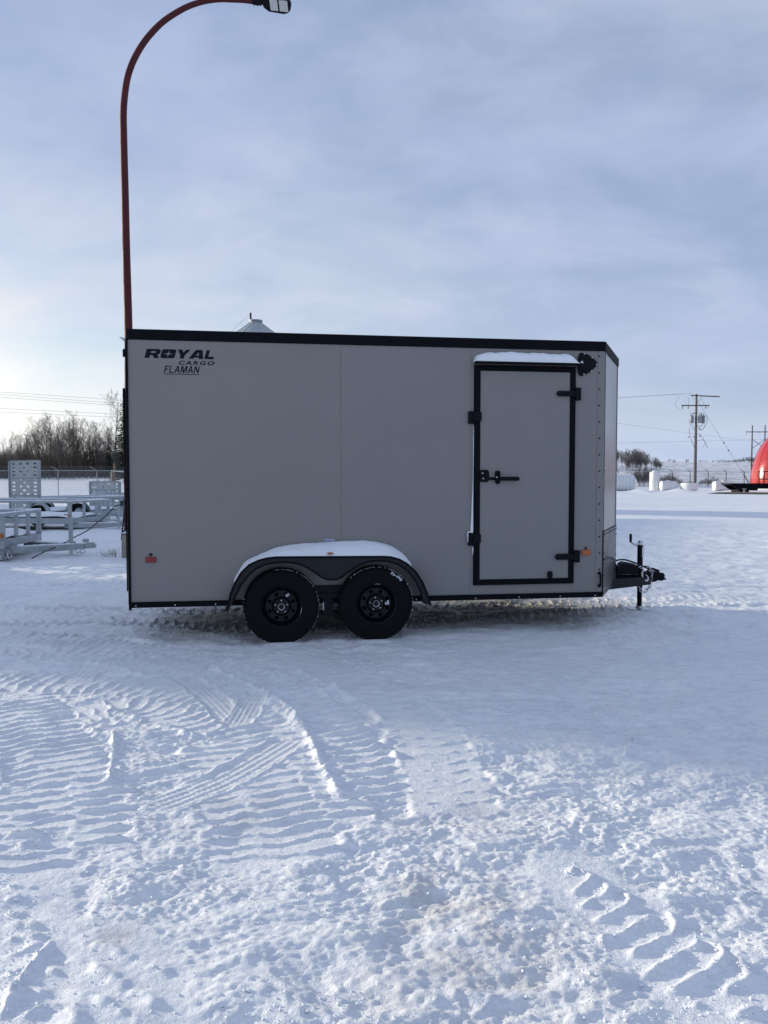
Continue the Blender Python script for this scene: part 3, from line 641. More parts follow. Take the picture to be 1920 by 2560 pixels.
# stone guard on the nose
zg0 = P(1506.5, 1329)[1]
m = MB(); m.hull([np_(0, .003, ZB), np_(NLn, .003, ZB), np_(NLn, .007, ZB), np_(0, .007, ZB)], [np_(0, .003, zg0), np_(NLn, .003, zg0), np_(NLn, .007, zg0), np_(0, .007, zg0)])
m.box(LEN+NL+.0035, LEN+NL+.0075, CB-.06, CB+.06, ZB, zg0)
def mir(v): return Vector((v.x, WD-v.y, v.z))
m.hull([mir(np_(0, .003, ZB)), mir(np_(NLn, .003, ZB)), mir(np_(NLn, .007, ZB)), mir(np_(0, .007, ZB))], [mir(np_(0, .003, zg0)), mir(np_(NLn, .003, zg0)), mir(np_(NLn, .007, zg0)), mir(np_(0, .007, zg0))])
guard = m.build('stone_guard', 'diamond_alu', ct)
m = MB(); m.hull([np_(-.004, .0, ZB+.004), np_(.012, .0, ZB+.004), np_(.012, .011, ZB+.004), np_(-.004, .011, ZB+.004)], [np_(-.004, .0, zg0+.01), np_(.012, .0, zg0+.01), np_(.012, .011, zg0+.01), np_(-.004, .011, zg0+.01)])
m.hull([np_(0, .0075, zg0-.006), np_(NLn, .0075, zg0-.006), np_(NLn, .010, zg0-.006), np_(0, .010, zg0-.006)], [np_(0, .0075, zg0+.002), np_(NLn, .0075, zg0+.002), np_(NLn, .010, zg0+.002), np_(0, .010, zg0+.002)])
for k in range(9):
    for zz_ in (zg0-.035, ZB+.03):
        v = np_(.05+k*(NLn-.09)/8, .007, zz_); m.cyl(v, v+nn*.006, .007, 8)
for k in range(5):
    for t in (.03, NLn-.03):
        v = np_(t, .007, ZB+.1+k*(zg0-ZB-.2)/4); m.cyl(v, v+nn*.006, .007, 8)
m.build('guard_trim', 'black_plastic', guard)

# fender
z5 = lambda l, b=0: [P(540+x/2.86, 1320+y/2.86, b) for x, y in l]
FO = [(80, 592), (88, 545), (105, 470), (135, 395), (180, 320), (235, 265), (300, 234), (360, 217), (430, 209), (600, 208), (800, 207), (1000, 206), (1180, 205), (1250, 208), (1310, 224), (1370, 258), (1430, 315), (1475, 385), (1505, 455), (1525, 520), (1537, 553)]
FI = [(1500, 540), (1478, 528), (1462, 450), (1425, 372), (1370, 305), (1300, 258), (1230, 238), (1150, 233), (1080, 243), (1010, 272), (950, 312), (900, 350), (870, 366), (830, 371), (790, 367), (755, 352), (700, 312), (640, 276), (580, 254), (500, 243), (420, 248), (350, 262), (285, 292), (225, 345), (175, 415), (140, 485), (118, 545)]
FB = -.235
ring = z5(FO, FB)+z5(FI, FB)
me = upright(flat([ring], .004), FB); fd = link('fender', me, 'diamond_black', ct)
m = MB(); o_ = z5(FO, FB); n_ = len(o_)
cxf = sum(p[0] for p in o_)/n_; czf = .55
vs = []
for (a, z) in o_:
    vs += [(a, FB-.004, z+.001), (a, -.0008, z+.001), (a+(cxf-a)*.004, -.0008, z-.004), (a+(cxf-a)*.004, FB-.004, z-.004)]
m.add(vs, [(i*4+k, i*4+(k+1) % 4, (i+1)*4+(k+1) % 4, (i+1)*4+k) for i in range(n_-1) for k in range(4)]+[(0, 1, 2, 3), tuple((n_-1)*4+k for k in range(4))])
m.build('fender_top', 'diamond_black', fd)
m = MB()
for lp, rr in ((z5(FI, FB), .008), (o_, .009)): m.tube([(a, FB-.003, z) for a, z in lp], rr, 6)
m.build('fender_lip', 'black_trim', fd, smooth=True)
# wheels
WCp = [(703.6, 1518.3, 97), (942, 1510.5, 95)]
WR = .345
wheels_a = []
def make_wheel(first_stickers):
    wh = empty('wheel', (0, 0, 0)); T = .205
    prof = [(.192, -.078), (.205, -.094), (.235, -.1005), (.262, -.1015), (.268, -.0985), (.285, -.1000), (.305, -.096), (.312, -.0905), (.322, -.0900), (.338, -.072), (.345, -.055)]
    full = prof+[(.345, -.034), (.335, -.033), (.335, -.027), (.346, -.026), (.346, -.004), (.336, -.003), (.336, .003), (.346, .004), (.346, .026), (.335, .027), (.335, .033), (.345, .034)]+[(r, -h) for r, h in prof[::-1]]+[(.192, .07), (.185, .0), (.192, -.07), (.192, -.078)]
    m = MB(); m.lathe(full, (0, 0, 0), 'y', 72)
    for i in range(54):   # shoulder lugs
        a = 2*math.pi*i/54; c, s = math.cos(a), math.sin(a); mt = Matrix(((c, 0, -s, 0), (0, 1, 0, 0), (s, 0, c, 0), (0, 0, 0, 1)))
        for sg in (-1, 1):
            m.add([mt@Vector(p) for p in ((.336, sg*.076, -.0125), (.336, sg*.076, .0125), (.3475, sg*.062, .011), (.3475, sg*.062, -.011), (.3475, sg*.036, .011), (.3475, sg*.036, -.011), (.335, sg*.034, .0125), (.335, sg*.034, -.0125))], [(0, 1, 2, 3), (3, 2, 4, 5), (5, 4, 6, 7), (0, 3, 5, 7), (1, 6, 4, 2)])
    ty = m.build('tyre', 'rubber', wh, smooth=True)
    m = MB(); m.lathe([(.192, -.084), (.197, -.086), (.194, -.078), (.182, -.072), (.174, -.05), (.168, -.02), (.160, .0), (.160, .07), (.192, .074)], (0, 0, 0), 'y', 64)
    rim = m.build('rim', 'rim_black', wh, smooth='all')
    holes = [circ(.116*math.cos(2*math.pi*(k+.5)/8), .116*math.sin(2*math.pi*(k+.5)/8), .0185, 18) for k in range(8)]
    link('rim_disc', upright(flat([circ(0, 0, .142, 64)]+holes+[circ(0, 0, .090, 48)], .006), -.022), 'rim_black', wh)
    m = MB(); m.lathe([(.1421, -.019), (.1421, -.025), (.150, -.020), (.158, -.006), (.164, -.004), (.160, .004)], (0, 0, 0), 'y', 56); m.lathe([(.0899, -.018), (.0899, -.025), (.084, -.030), (.076, -.045), (.070, -.050), (.040, -.050)], (0, 0, 0), 'y', 48); m.build('rim_centre', 'rim_black', wh, smooth=True)
    m = MB(); m.lathe([(.159, .06), (0, .06)], (0, 0, 0), 'y', 40); m.lathe([(.14, .03), (.15, .05)], (0, 0, 0), 'y', 30); m.build('brake_drum', 'frame_steel', wh)
    m = MB(); m.lathe([(.0405, -.02), (.0405, -.066), (.038, -.074), (.030, -.076), (.024, -.066), (0, -.066)], (0, 0, 0), 'y', 28); m.build('hub_cap', 'frame_steel', wh, smooth=True)
    m = MB(); m.lathe([(.022, -.0665), (.030, -.0768), (.0315, -.0768), (.0315, -.0745)], (0, 0, 0), 'y', 28); m.build('hub_ring', 'zinc', wh, smooth=True)
    return wh
proto = make_wheel(1); proto2 = copy_tree(proto); protofar = [copy_tree(proto), copy_tree(proto)]
rng = random.Random(3)
lug_rot = [R(18), R(90+8)]
for i, (px, py, rr) in enumerate(WCp):
    wh = proto if i == 0 else proto2
    a, z = P(px, py, -.22); z = WR-.008 if i == 0 else WR
    wh.parent = ct; wh.location = (a, -.112, z); wheels_a.append((a, z))
    for k in range(5):
        t = lug_rot[i]+2*math.pi*k/5; c_ = (.057*math.cos(t), .057*math.sin(t))
        m = MB(); m.tube([(c_[0], -.046, c_[1]), (c_[0], -.062, c_[1]), (c_[0], -.066, c_[1])], [.0085, .0085, .006], 6); m.build('lug_nut', 'zinc', wh)
    m = MB()
    if i == 0: t = R(62); mt = Matrix.Translation((.118*math.cos(t), -.0565, .118*math.sin(t)))@Matrix.Rotation(-R(35), 4, 'Y'); m.box(-.016, .016, -.001, .001, -.010, .010, mt)
    else: mt = Matrix.Translation((.103, -.0565, .0)); m.box(-.018, .018, -.001, .001, -.011, .011, mt); m.box(.002, .016, -.001, .001, .013, .026, mt)
    m.build('rim_sticker', 'sticker_white', wh)
    m = MB()
    for q in range(4): m.box(-.010, .010, -.0018, -.0012, -.006+q*.004, -.0045+q*.004, mt)
    m.build('sticker_print', 'decal', wh)
    # snow caught in the rim and shoulder lugs
    m = MB()
    spans = ((-.85, .42) if i == 0 else (1.0, 2.0),)
    for s0, s1 in spans:
        pts = [(.187*math.cos(s0+(s1-s0)*q/14), -.070, .187*math.sin(s0+(s1-s0)*q/14)) for q in range(15)]; m.tube(pts, [.0015+.0035*math.sin(math.pi*q/14) for q in range(15)], 5)
    for q in range(150):
        t = rng.uniform(-.9, 2.4) if i else rng.uniform(-3.4, 1.9); rr = .343+rng.uniform(-.002, .003); s = rng.uniform(.0008, .0022)
        m.box(-s*1.4, s*1.4, -s, s, -s*.7, s*.7, Matrix.Translation((rr*math.cos(t), -.082+rng.uniform(-.004, .01), rr*math.sin(t)))@Matrix.Rotation(-t+math.pi/2, 4, 'Y'))
    if i == 1:
        for q in range(60):
            t = rng.uniform(.72, 1.12); rr = .318+rng.gauss(0, .007); s = rng.uniform(.002, .0045); m.box(-s, s, -.003, .003, -s*.8, s*.8, Matrix.Translation((rr*math.cos(t), -.092, rr*math.sin(t)))@Matrix.Rotation(t, 4, 'Y'))
    m.build('snow_crust', 'snow_cap', wh)
    f_ = protofar[i]; f_.parent = ct; f_.location = (a, WD+.112, z); f_.rotation_euler = (0, 0, math.pi)
# axles, hangers
m = MB()
for (a, z) in wheels_a: m.tube([(a, .0, z), (a, WD, z)], .038, 12)
am = (wheels_a[0][0]+wheels_a[1][0])/2
m.box(am-.16, am+.16, -.03, .05, P(800, 1468)[1]-.06, P(800, 1463)[1]); m.box(am-.05, am+.05, -.03, .05, .20, .42)
m.box(am-.20, am+.20, -.05, .06, .385, .43); m.box(am-.055, am+.055, WD-.05, WD+.03, .2, .43)
for s in (-1, 1):
    m.tube([(am+s*.03, .02, .25), (am+s*.18, .02, .22), (am+s*.32, .02, .235), (am+s*.43, .02, .29), (am+s*.55, .02, .30)], .022, 6)
m.build('axle', 'frame_steel', ct, bevel=.004)
m = MB(); m.box(P(806, 1500)[0], P(809, 1500)[0], -.0515, -.0505, P(806, 1523)[1], P(806, 1504)[1]); m.build('axle_label', 'sticker_white', ct)
a0, a1, z0, z1 = Q(812.5, 1348, 835.5, 1358.8)
m = MB(); m.box(a0, a1, -.002, -.0004, z0-.03, z1); st = m.build('notice_sticker', 'sticker_white', ct)
m = MB(); m.box(a0+.004, a1-.004, -.0028, -.0021, z0, z1-.004); m.build('sticker_band', 'sticker_blue', st)
# text and logo
def text(s, a, z, w_, h_, shear, b, name, m_, parent, bold=0, space=1.0, th=.0012, skew=0):
    cu = bpy.data.curves.new('text', 'FONT'); cu.body = s; cu.size = 1; cu.shear = shear; cu.offset = bold; cu.space_character = space; cu.extrude = th/2
    o = bpy.data.objects.new('text', cu); col.objects.link(o); dg = bpy.context.evaluated_depsgraph_get()
    me = bpy.data.meshes.new_from_object(o.evaluated_get(dg)); bpy.data.objects.remove(o)
    xs = [v.co.x for v in me.vertices]; ys = [v.co.y for v in me.vertices]
    x0, x1, y0, y1 = min(xs), max(xs), min(ys), max(ys)
    for v in me.vertices: v.co.x = (v.co.x-x0)/(x1-x0)*w_; v.co.y = (v.co.y-y0)/(y1-y0)*h_
    me = upright(me, b); me.transform(Matrix.Translation((a, 0, z))); return link(name, me, m_, parent)
text('NOTICE', a0+.010, z0+.010, (a1-a0)-.02, (z1-z0)-.02, 0, -.0036, 'sticker_text', 'sticker_white', st, .01)
def letters(glyphs, x0, x1, z0, z1, widths, shear, gap, b):
    tot = sum(widths)+gap*(len(widths)-1); H_ = z1-z0; sx = (x1-x0-shear*H_)/tot; x = x0; loops = []
    for g, w_ in zip(glyphs, widths):
        for lp in g: loops.append([(x+u*w_*sx+shear*v*H_, z0+v*H_) for u, v in lp])
        x += (w_+gap)*sx
    return upright(flat(loops, .0014), b)
Rg = [[(0, 0), (0, 1), (.82, 1), (.94, .93), (1, .82), (1, .55), (.94, .45), (.84, .38), (1.0, 0), (.66, 0), (.52, .33), (.34, .33), (.34, 0)], [(.34, .56), (.34, .76), (.64, .76), (.68, .72), (.68, .60), (.64, .56)]]
star = [(.5, .92), (.545, .60), (.60, .55), (.90, .5), (.60, .45), (.545, .40), (.5, .08), (.455, .40), (.40, .45), (.10, .5), (.40, .55), (.455, .60)]
Og = [[(.12, 0), (.03, .07), (0, .2), (0, .8), (.03, .93), (.12, 1), (.88, 1), (.97, .93), (1, .8), (1, .2), (.97, .07), (.88, 0)], star]
Yg = [[(.33, 0), (.33, .36), (0, 1), (.36, 1), (.5, .66), (.66, 1), (1.0, 1), (.66, .36), (.66, 0)]]
Ag = [[(-.05, 0), (.30, 1), (.78, 1), (1.0, 0), (.68, 0), (.66, .15), (.34, .15), (.28, 0)], [(.40, .36), (.63, .36), (.57, .70), (.53, .70)]]
Lg = [[(0, 0), (0, 1), (.36, 1), (.36, .26), (1, .26), (1, 0)]]
ra0, rz1 = P(366, 872.5); ra1, rz0 = P(538.5, 898); zl0 = (P(361, 894)[1]+P(535, 898.5)[1])/2; zl1 = (P(366, 871.5)[1]+P(532, 876.5)[1])/2
ra0 = P(361, 894)[0]; ra1 = P(539.5, 880)[0]
logo = link('logo_lettering', letters([Rg, Og, Yg, Ag, Lg], ra0, ra1, zl0, zl1, [1.12, 1.12, 1.0, 1.1, .72], .28, .085, -.0012), 'decal', ct)
q0 = P(447, 911.5); q1 = P(536, 903.5); text('CARGO', q0[0], q0[1], q1[0]-q0[0], q1[1]-q0[1], .25, -.0012, 'cargo_lettering', 'decal', ct, .026, 1.32)
q0 = P(410, 931.5); q1 = P(499.5, 915.8)
Fg = [[(0, 0), (0, 1), (1, 1), (1, .86), (.24, .86), (.24, .57), (.88, .57), (.88, .43), (.24, .43), (.24, 0)]]
Lh = [[(0, 0), (0, 1), (.24, 1), (.24, .14), (1, .14), (1, 0)]]
Ah = [[(0, 0), (.39, 1), (.62, 1), (1, 0), (.79, 0), (.69, .27), (.31, .27), (.21, 0)], [(.37, .41), (.64, .41), (.505, .80)]]
Mh = [[(0, 0), (0, 1), (.27, 1), (.5, .34), (.73, 1), (1, 1), (1, 0), (.83, 0), (.83, .74), (.58, 0), (.42, 0), (.17, .74), (.17, 0)]]
Nh = [[(0, 0), (0, 1), (.24, 1), (.79, .30), (.79, 1), (1, 1), (1, 0), (.77, 0), (.21, .71), (.21, 0)]]
link('dealer_lettering', letters([Fg, Lh, Ah, Mh, Ah, Nh], q0[0], q1[0], q0[1], q1[1], [.74, .70, .98, 1.08, .98, .86], .20, .16, -.0012), 'decal', ct)
a0, a1, z0, z1 = Q(410, 934, 498, 937.2); m = MB(); m.box(a0, a1, -.0018, -.0004, z0, z1); m.build('lettering_underline', 'decal', ct)

# tongue, jack, coupler  (all on the trailer's centre line)
B = CB
tz1 = P(1580, 1437.5, B)[1]; tz0 = P(1534, 1463, B)[1]; tip = P(1620, 1450, B)[0]
m = MB()
for s in (-1, 1):
    y0 = B+s*.62; x0 = LEN-.25
    m.hull([(x0, y0-.03, tz0), (x0, y0+.03, tz0), (tip, B+s*.05+.03, tz0+.01), (tip, B+s*.05-.03, tz0+.01)], [(x0, y0-.03, tz1), (x0, y0+.03, tz1), (tip, B+s*.05+.03, tz1-.01), (tip, B+s*.05-.03, tz1-.01)])
m.build('tongue', 'frame_steel', ct, bevel=.006)
m = MB(); xa, xb = P(1612, 1440, B)[0], P(1648, 1440, B)[0]
zt, zb = P(1630, 1428, B)[1], P(1630, 1452, B)[1]
m.prism([(xa, zb-.02), (xa, zt-.01), (xa+.05, zt+.005), (xb-.02, zt-.005), (xb, zt-.04), (xb, zb+.05), (xb-.06, zb), ], B-.055, B+.055)
m.lathe([(0, -.045), (.035, -.042), (.05, -.02), (.052, .02), (.035, .045), (0, .05)], (xb+.012, B, (zt+zb)/2-.01), 'z', 20)
m.box(xb+.03, xb+.078, B-.02, B+.02, (zt+zb)/2-.045, (zt+zb)/2-.028)
m.tube([(xa+.03, B, zt+.0), (xa+.05, B, zt+.035), (xa+.10, B, zt+.025), (xb-.0, B, zt+.0)], [.010, .013, .016, .012], 8)
m.build('coupler', 'black_plastic', ct, bevel=.008)
jx = (P(1599.5, 1390, B)[0]+P(1599, 1500, B)[0])/2; jr = .5*(P(1606, 1390, B)[0]-P(1593.4, 1390, B)[0])
jt = P(1600, 1363.6, B)[1]; jf = .008
m = MB(); m.tube([(jx, B, jt), (jx, B, jt-.004), (jx, B, tz0-.04)], [jr+.004, jr, jr], 20)
m.cyl((jx, B, jt), (jx, B, jt-.012), jr+.006, 20); m.box(jx-.09, jx+.09, B-.09, B+.09, tz1+.001, tz1+.012)
jack = m.build('jack', 'black_plastic', ct, smooth=True)
m = MB(); m.cyl((jx, B, tz0-.04), (jx, B, .03), jr*.88, 20); m.build('jack_leg', 'black_trim', jack, smooth=True)
m = MB(); m.lathe([(0, 0), (.125, 0), (.125, .008), (.06, .016), (.04, .04), (0, .04)], (jx, B, jf), 'z', 28); m.build('jack_foot', 'zinc', jack, smooth=True)
m = MB(); m.box(jx+jr*.35, jx+jr*.98, B-jr*.95, B-jr*.3, jt-.13, jt-.02); m.build('jack_decal', 'sticker_white', jack)
m = MB(); hx, hz0 = P(1576.5, 1355.5, B-.02); hz1 = P(1576, 1334.5, B-.02)[1]; kx, kz = P(1598, 1357.5, B)
m.lathe([(0, .028), (.02, .024), (.028, .0), (.024, -.03), (.02, -.045)], (jx, B, kz+.005), 'z', 16)
m.tube(spline([(jx+.03, B-.005, kz+.012), (jx-.01, B-.015, kz-.004), ((jx+hx)/2, B-.02, kz-.018), (hx+.01, B-.02, hz0-.002)], 4), [.012]*13, 8)
ck = m.build('jack_crank', 'zinc', jack, smooth=True)
m = MB(); m.tube([(hx, B-.02, hz0-.004), (hx, B-.02, hz0+.01), (hx, B-.02, (hz0+hz1)/2), (hx, B-.02, hz1-.004), (hx, B-.02, hz1)], [.010, .013, .0155, .0145, .010], 12); m.build('crank_grip', 'black_plastic', jack, smooth=True)
def bq(x0, y0, x1, y1, b): a0, z1 = P(x0, y0, b); a1, z0 = P(x1, y1, b); return a0, a1, z0, z1
m = MB(); a0, a1, z0, z1 = bq(1537, 1413.5, 1556, 1434, B-.05); m.box(a0, a1, B-.1, B+.06, z0, z1); m.build('breakaway_box', 'black_plastic', ct, bevel=.006)
m = MB(); a0, a1, z0, z1 = bq(1555, 1406.5, 1593, 1434, B-.05); m.hull([(a0, B-.09, z0), (a1, B-.09, z0), (a1, B+.09, z0), (a0, B+.09, z0)], [(a0+.006, B-.085, z1-.012), (a1, B-.085, z1-.035), (a1, B+.085, z1-.035), (a0+.006, B+.085, z1-.012)])
bb_ = m.build('battery_box', 'black_plastic', ct, bevel=.008)
m = MB(); m.hull([(a0+.01, B-.08, z1-.012), (a1-.01, B-.08, z1-.035), (a1-.01, B+.08, z1-.035), (a0+.01, B+.08, z1-.012)], [(a0+.04, B-.05, z1+.008), (a1-.05, B-.05, z1-.012), (a1-.05, B+.05, z1-.012), (a0+.04, B+.05, z1+.008)]); m.build('lid', 'frame_steel', bb_)
def jt_(x, y, b=-.02): q = P(1480+x/7.54, 1280+y/7.54, B+b); return (q[0], B+b, q[1])
m = MB(); c0 = np_(NLn*.1, .02, P(1508, 1397)[1])
m.tube(spline([tuple(np_(NLn*.02, .012, P(1506, 1399.5)[1])), tuple(np_(NLn*.5, .02, P(1520, 1393.5, .5)[1]))]+[jt_(*q) for q in ((430, 915), (520, 900), (620, 900), (720, 928), (830, 968), (930, 1010), (1010, 1045), (1090, 1078), (1150, 1080))], 5), .010, 8); m.build('wiring_cable', 'cable', ct, smooth=True)
m = MB(); m.tube(spline([jt_(*q, -.05) for q in ((870, 1010), (960, 1020), (1050, 1025), (1080, 1045), (1060, 1080), (1120, 1085))], 4), .006, 6); m.build('breakaway_cable', 'cable', ct, smooth=True)
def chain(pts, name, parent, size=.020, wire=.0042, mt_='zinc'):
    pts = spline(pts, 10); m = MB(); acc = 0; k = 0; last = pts[0]; nxt = 0
    for p, q in zip(pts[:-1], pts[1:]):
        acc += (q-p).length
        if acc >= nxt:
            nxt = acc+size*1.75; d = (q-p).normalized(); s = d.orthogonal().normalized() if k % 2 else d.cross(d.orthogonal().normalized()).normalized()
            if abs(d.y) < .9: s = d.cross(Vector((0, 1, 0))).normalized() if k % 2 else Vector((0, 1, 0))
            m.tube([p+d*size*1.15*math.cos(t)+s*size*.62*math.sin(t) for t in [2*math.pi*i/12 for i in range(12)]], wire, 6, closed=True); k += 1
    return m.build(name, mt_, parent, smooth=True)
chain([jt_(*q, -.07) for q in ((1095, 1070), (1130, 1150), (1115, 1250), (1095, 1330), (1090, 1400), (1040, 1460), (990, 1510), (930, 1490), (900, 1430), (850, 1380))], 'safety_chain', ct, .021, .0048)
chain([jt_(*q, -.06) for q in ((880, 1035), (930, 1050), (965, 1090))], 'safety_chain', ct, .018, .0045)
def hook(pts, name, parent): m = MB(); P_ = spline(pts, 5); n = len(P_); m.tube(P_, [.008+.007*math.sin(math.pi*min(1, i/n*1.15)) for i in range(n)], 10); return m.build(name, 'zinc', parent, smooth=True)
hook([jt_(*q, -.11) for q in ((975, 1090), (950, 1130), (940, 1185), (965, 1260), (1020, 1295), (1050, 1270), (1045, 1215), (1010, 1180))], 'safety_hook', ct)

# snow lying on the trailer (each drift lies loose on what carries it)
def snow_cap(rows, name, label, thick=.02):
    """rows: list of cross sections, each a list of world-local points front->back"""
    m = MB(); n = len(rows[0]); vs = [p for r in rows for p in r]
    m.add(vs, [(i*n+k, i*n+k+1, (i+1)*n+k+1, (i+1)*n+k) for i in range(len(rows)-1) for k in range(n-1)])
    o = m.build(name, 'snow_cap', None, smooth='all'); o.location = ORIG; o.rotation_euler = (0, 0, TH)
    return tag(o, label, 'snow drift')
SL = [(128, 400), (150, 335), (205, 250), (290, 205), (380, 165), (460, 137), (600, 118), (720, 110), (850, 104), (1000, 95), (1080, 96), (1180, 110), (1260, 138), (1310, 168), (1350, 200), (1385, 245), (1402, 278)]
LO = [(130, 398), (160, 350), (215, 283), (290, 240), (370, 216), (450, 209), (600, 208), (720, 207.5), (850, 207), (1000, 206), (1080, 206), (1180, 206), (1260, 210), (1310, 226), (1350, 248), (1385, 272), (1404, 292)]
up = spline([(*P(540+x/2.86, 1320+y/2.86, -.02), 0) for x, y in SL], 8); lo = spline([(*P(540+x/2.86, 1320+y/2.86, FB), 0) for x, y in LO], 8)
rows = []; NV = 18
for i, (u, l) in enumerate(zip(up, lo)):
    dr_ = max(0, float(gnoise(np.array([l.x*9.]), np.array([.3]), 15)[0]))*.030+max(0, float(gnoise(np.array([l.x*31.]), np.array([.3]), 16)[0]))*.014
    r = [(l.x, FB+.003, l.y-.001)]
    for k in range(NV+1):
        v = k/NV; e = math.sin(v*math.pi/2)**.75
        bu = .012*math.sin(v*math.pi)*min(1, i/8, (len(up)-1-i)/8)
        nzv = float(gnoise(np.array([l.x*13]), np.array([v*3.1]), 5)[0])*.008*math.sin(v*math.pi)+float(gnoise(np.array([l.x*40]), np.array([v*9.]), 6)[0])*.005*min(1, v*4)
        x = l.x+(u.x-l.x)*v; z = l.y+.004+(u.y-l.y)*e+bu+nzv
        r.append((x, FB+.006+(-.002-FB-.006)*v, z))
    r.append((u.x, -.001, l.y-.002)); rows.append(r)
snow_cap(rows, 'fender_snow', 'smooth white snow drift lying along the top of the black double wheel fender')
a, z = P(540+818/2.86, 1320+182/2.86, -.225)
m = MB(); m.lathe([(0, -.022), (.012, -.019), (.020, -.006), (.022, .006)], (a, -.219, z), 'y', 18)
for v in range(len(m.v)): m.v[v] = (a+(m.v[v][0]-a)*1.4, m.v[v][1], z+(m.v[v][2]-z)*.45)
m.build('fender_marker', 'amber', ct, smooth=True)
rows = []; NA = 60
sl = [(0, 0), (.01, .045), (.03, .062), (.10, .088), (.16, .098), (.4, .103), (.6, .098), (.75, .097), (.88, .093), (.93, .085), (.965, .05), (.985, .02), (1, 0)]
for i in range(NA+1):
    t = i/NA; h_ = np.interp(t, [s[0] for s in sl], [s[1] for s in sl]); h_ = float(h_)*(1+.04*math.sin(t*23)); a = aw0-.008+(aw1-aw0)*t
    r = [(a, -.104, az+.020)]
    for k in range(9):
        v = k/8; r.append((a, -.112+.111*v-.004*math.sin(v*math.pi), az+.021+h_*(.10+.9*math.sin(min(1, v*1.25)*math.pi/2)**.7)+(.003*math.sin(t*61+v*7) if 0 < i < NA else 0)))
    r.append((a, -.0012, az+.022)); rows.append(r)
snow_cap(rows, 'awning_snow', 'narrow white snow ridge resting on the awning above the side door')
m = MB()
rng = random.Random(5)
a, z = P(1454, 903, -.05)
sn = MB(); sn.tube([(a-.004, -.038, z-.012), (a+.006, -.040, z-.004), (a+.022, -.037, z-.013)], [.004, .011, .004], 8)
o = sn.build('vent_snow', 'snow_cap', None, smooth=True); o.location = ORIG; o.rotation_euler = (0, 0, TH); tag(o, 'tiny lump of snow caught on the black corner vent', 'snow lump')
# snow sliver on the roof, rear end
rows = []
for i in range(30):
    t = i/29; a = .02+t*1.75; h_ = .055*math.sin(math.pi*min(1, .12+t*.88))**.6*(1-t*.4)
    rows.append([(a, .20+v*.15, ZT+.01+h_*math.sin(math.pi*(v/12))**.6+.04*min(1, v/3)) for v in range(13)])
snow_cap(rows, 'roof_snow', 'thin white snow patch on the rear end of the trailer roof')
# snow stuck along the door's left frame
m = MB(); pts = []
for (x, y, r) in ((1184.6, 1064, .002), (1184.2, 1100, .004), (1183.7, 1150, .003), (1183, 1200, .003), (1181.5, 1260, .008), (1180.5, 1310, .013), (1179.5, 1332, .016)):
    a, z = P(x, y, -.01); pts.append((a, -.006, z, r))
m.tube([p[:3] for p in pts], [p[3] for p in pts], 8)
a, z = P(1170, 1331, -.03); m.tube([(a+.0, -.03, z-.09), (a-.004, -.03, z-.02), (a, -.03, z+.002), (a+.05, -.02, z+.006)], [.003, .006, .007, .004], 8)
a, z = P(1182.5, 1372, -.01); m.tube([(a, -.006, z+.03), (a-.002, -.008, z), (a, -.006, z-.06)], [.002, .007, .002], 8)
o = m.build('door_snow', 'snow_cap', None, smooth=True); o.location = ORIG; o.rotation_euler = (0, 0, TH); tag(o, 'thin strip of snow packed along the hinge side of the trailer door frame', 'snow strip')

def W(a, b, z=0): v = ORIG+ax*a+bx*b; return Vector((v.x, v.y, z))
for (a, z) in wheels_a:
    for b in (-.11, WD+.11): v = W(a, b); FLATS.append((v.x, v.y, .14, .014))
v = W(jx, B); FLATS.append((v.x, v.y, .14, .006))

# ------------------------------------------------------------------ lamp post
LY = 14.9
lp = empty('street_lamp', (0, 0, 0), 0, 'tall dark red lamp post with curved arm, behind the rear of the cargo trailer', 'street lamp')
s8 = [(322, 1335), (321.5, 970), (321, 822), (316, 640), (312.5, 480), (310.5, 400), (309, 330), (308.5, 285), (311, 245), (317.5, 200), (328, 165), (342, 135), (360, 106), (382, 79), (408, 54), (437, 34), (466, 18), (496, 7), (524, 1), (552, -1.5), (580, -.5), (608, 1), (631, 4)]
pts = [at(x, y, LY) for x, y in s8]; lx, ly = pts[0].x, pts[0].y
lp.location = (lx+.02, ly, 0); off = Vector((lx+.02, ly, 0))
pts = [p-off for p in pts]; cur = spline(pts, 5); n = len(cur)
rad = [float(np.interp(p.z, [0, 6, 8.5, 10.7], [.090, .073, .064, .052])) if i < n*.6 else .055-.012*(i-n*.6)/(n*.4) for i, p in enumerate(cur)]
m = MB(); m.tube(cur, rad, 20); m.build('pole', 'red_pole', lp, smooth=True)
m = MB(); hw = .5*(at(345, 1300, LY).x-at(304, 1300, LY).x)+.03
cz1 = at(304, 1335, LY).z
m.lathe([(0, -.3), (hw, -.3), (hw, cz1-.02), (hw-.02, cz1), (0, cz1)], (at(304, 1300, LY).x+hw-off.x, 0, 0), 'z', 36); m.build('concrete_base', 'concrete', lp, smooth=True)
m = MB(); x0 = at(310.5, 1100, LY).x-off.x; zt_ = at(310, 971, LY).z; zb_ = at(310, 1330, LY).z
m.box(x0, x0+.075, -.06, .03, zb_, zt_); m.box(x0+.02, x0+.10, -.07, .02, at(310, 1090, LY).z, at(310, 1060, LY).z+.05)
m.build('cable_guard', 'black_plastic', lp, bevel=.006)
m = MB(); m.lathe([(0, .0), (.16, .0), (.16, .03), (.10, .035)], (0, 0, cz1), 'z', 24)
for k in range(4): m.cyl((.13*math.cos(k*1.57+.78), .13*math.sin(k*1.57+.78), cz1+.03), (.13*math.cos(k*1.57+.78), .13*math.sin(k*1.57+.78), cz1+.08), .014, 8)
m.build('base_plate', 'frame_steel', lp)
e0 = pts[-1]; e1 = at(657, 10, LY)-off; dirn = (at(727, 4, LY)-at(650, 4, LY)).normalized()
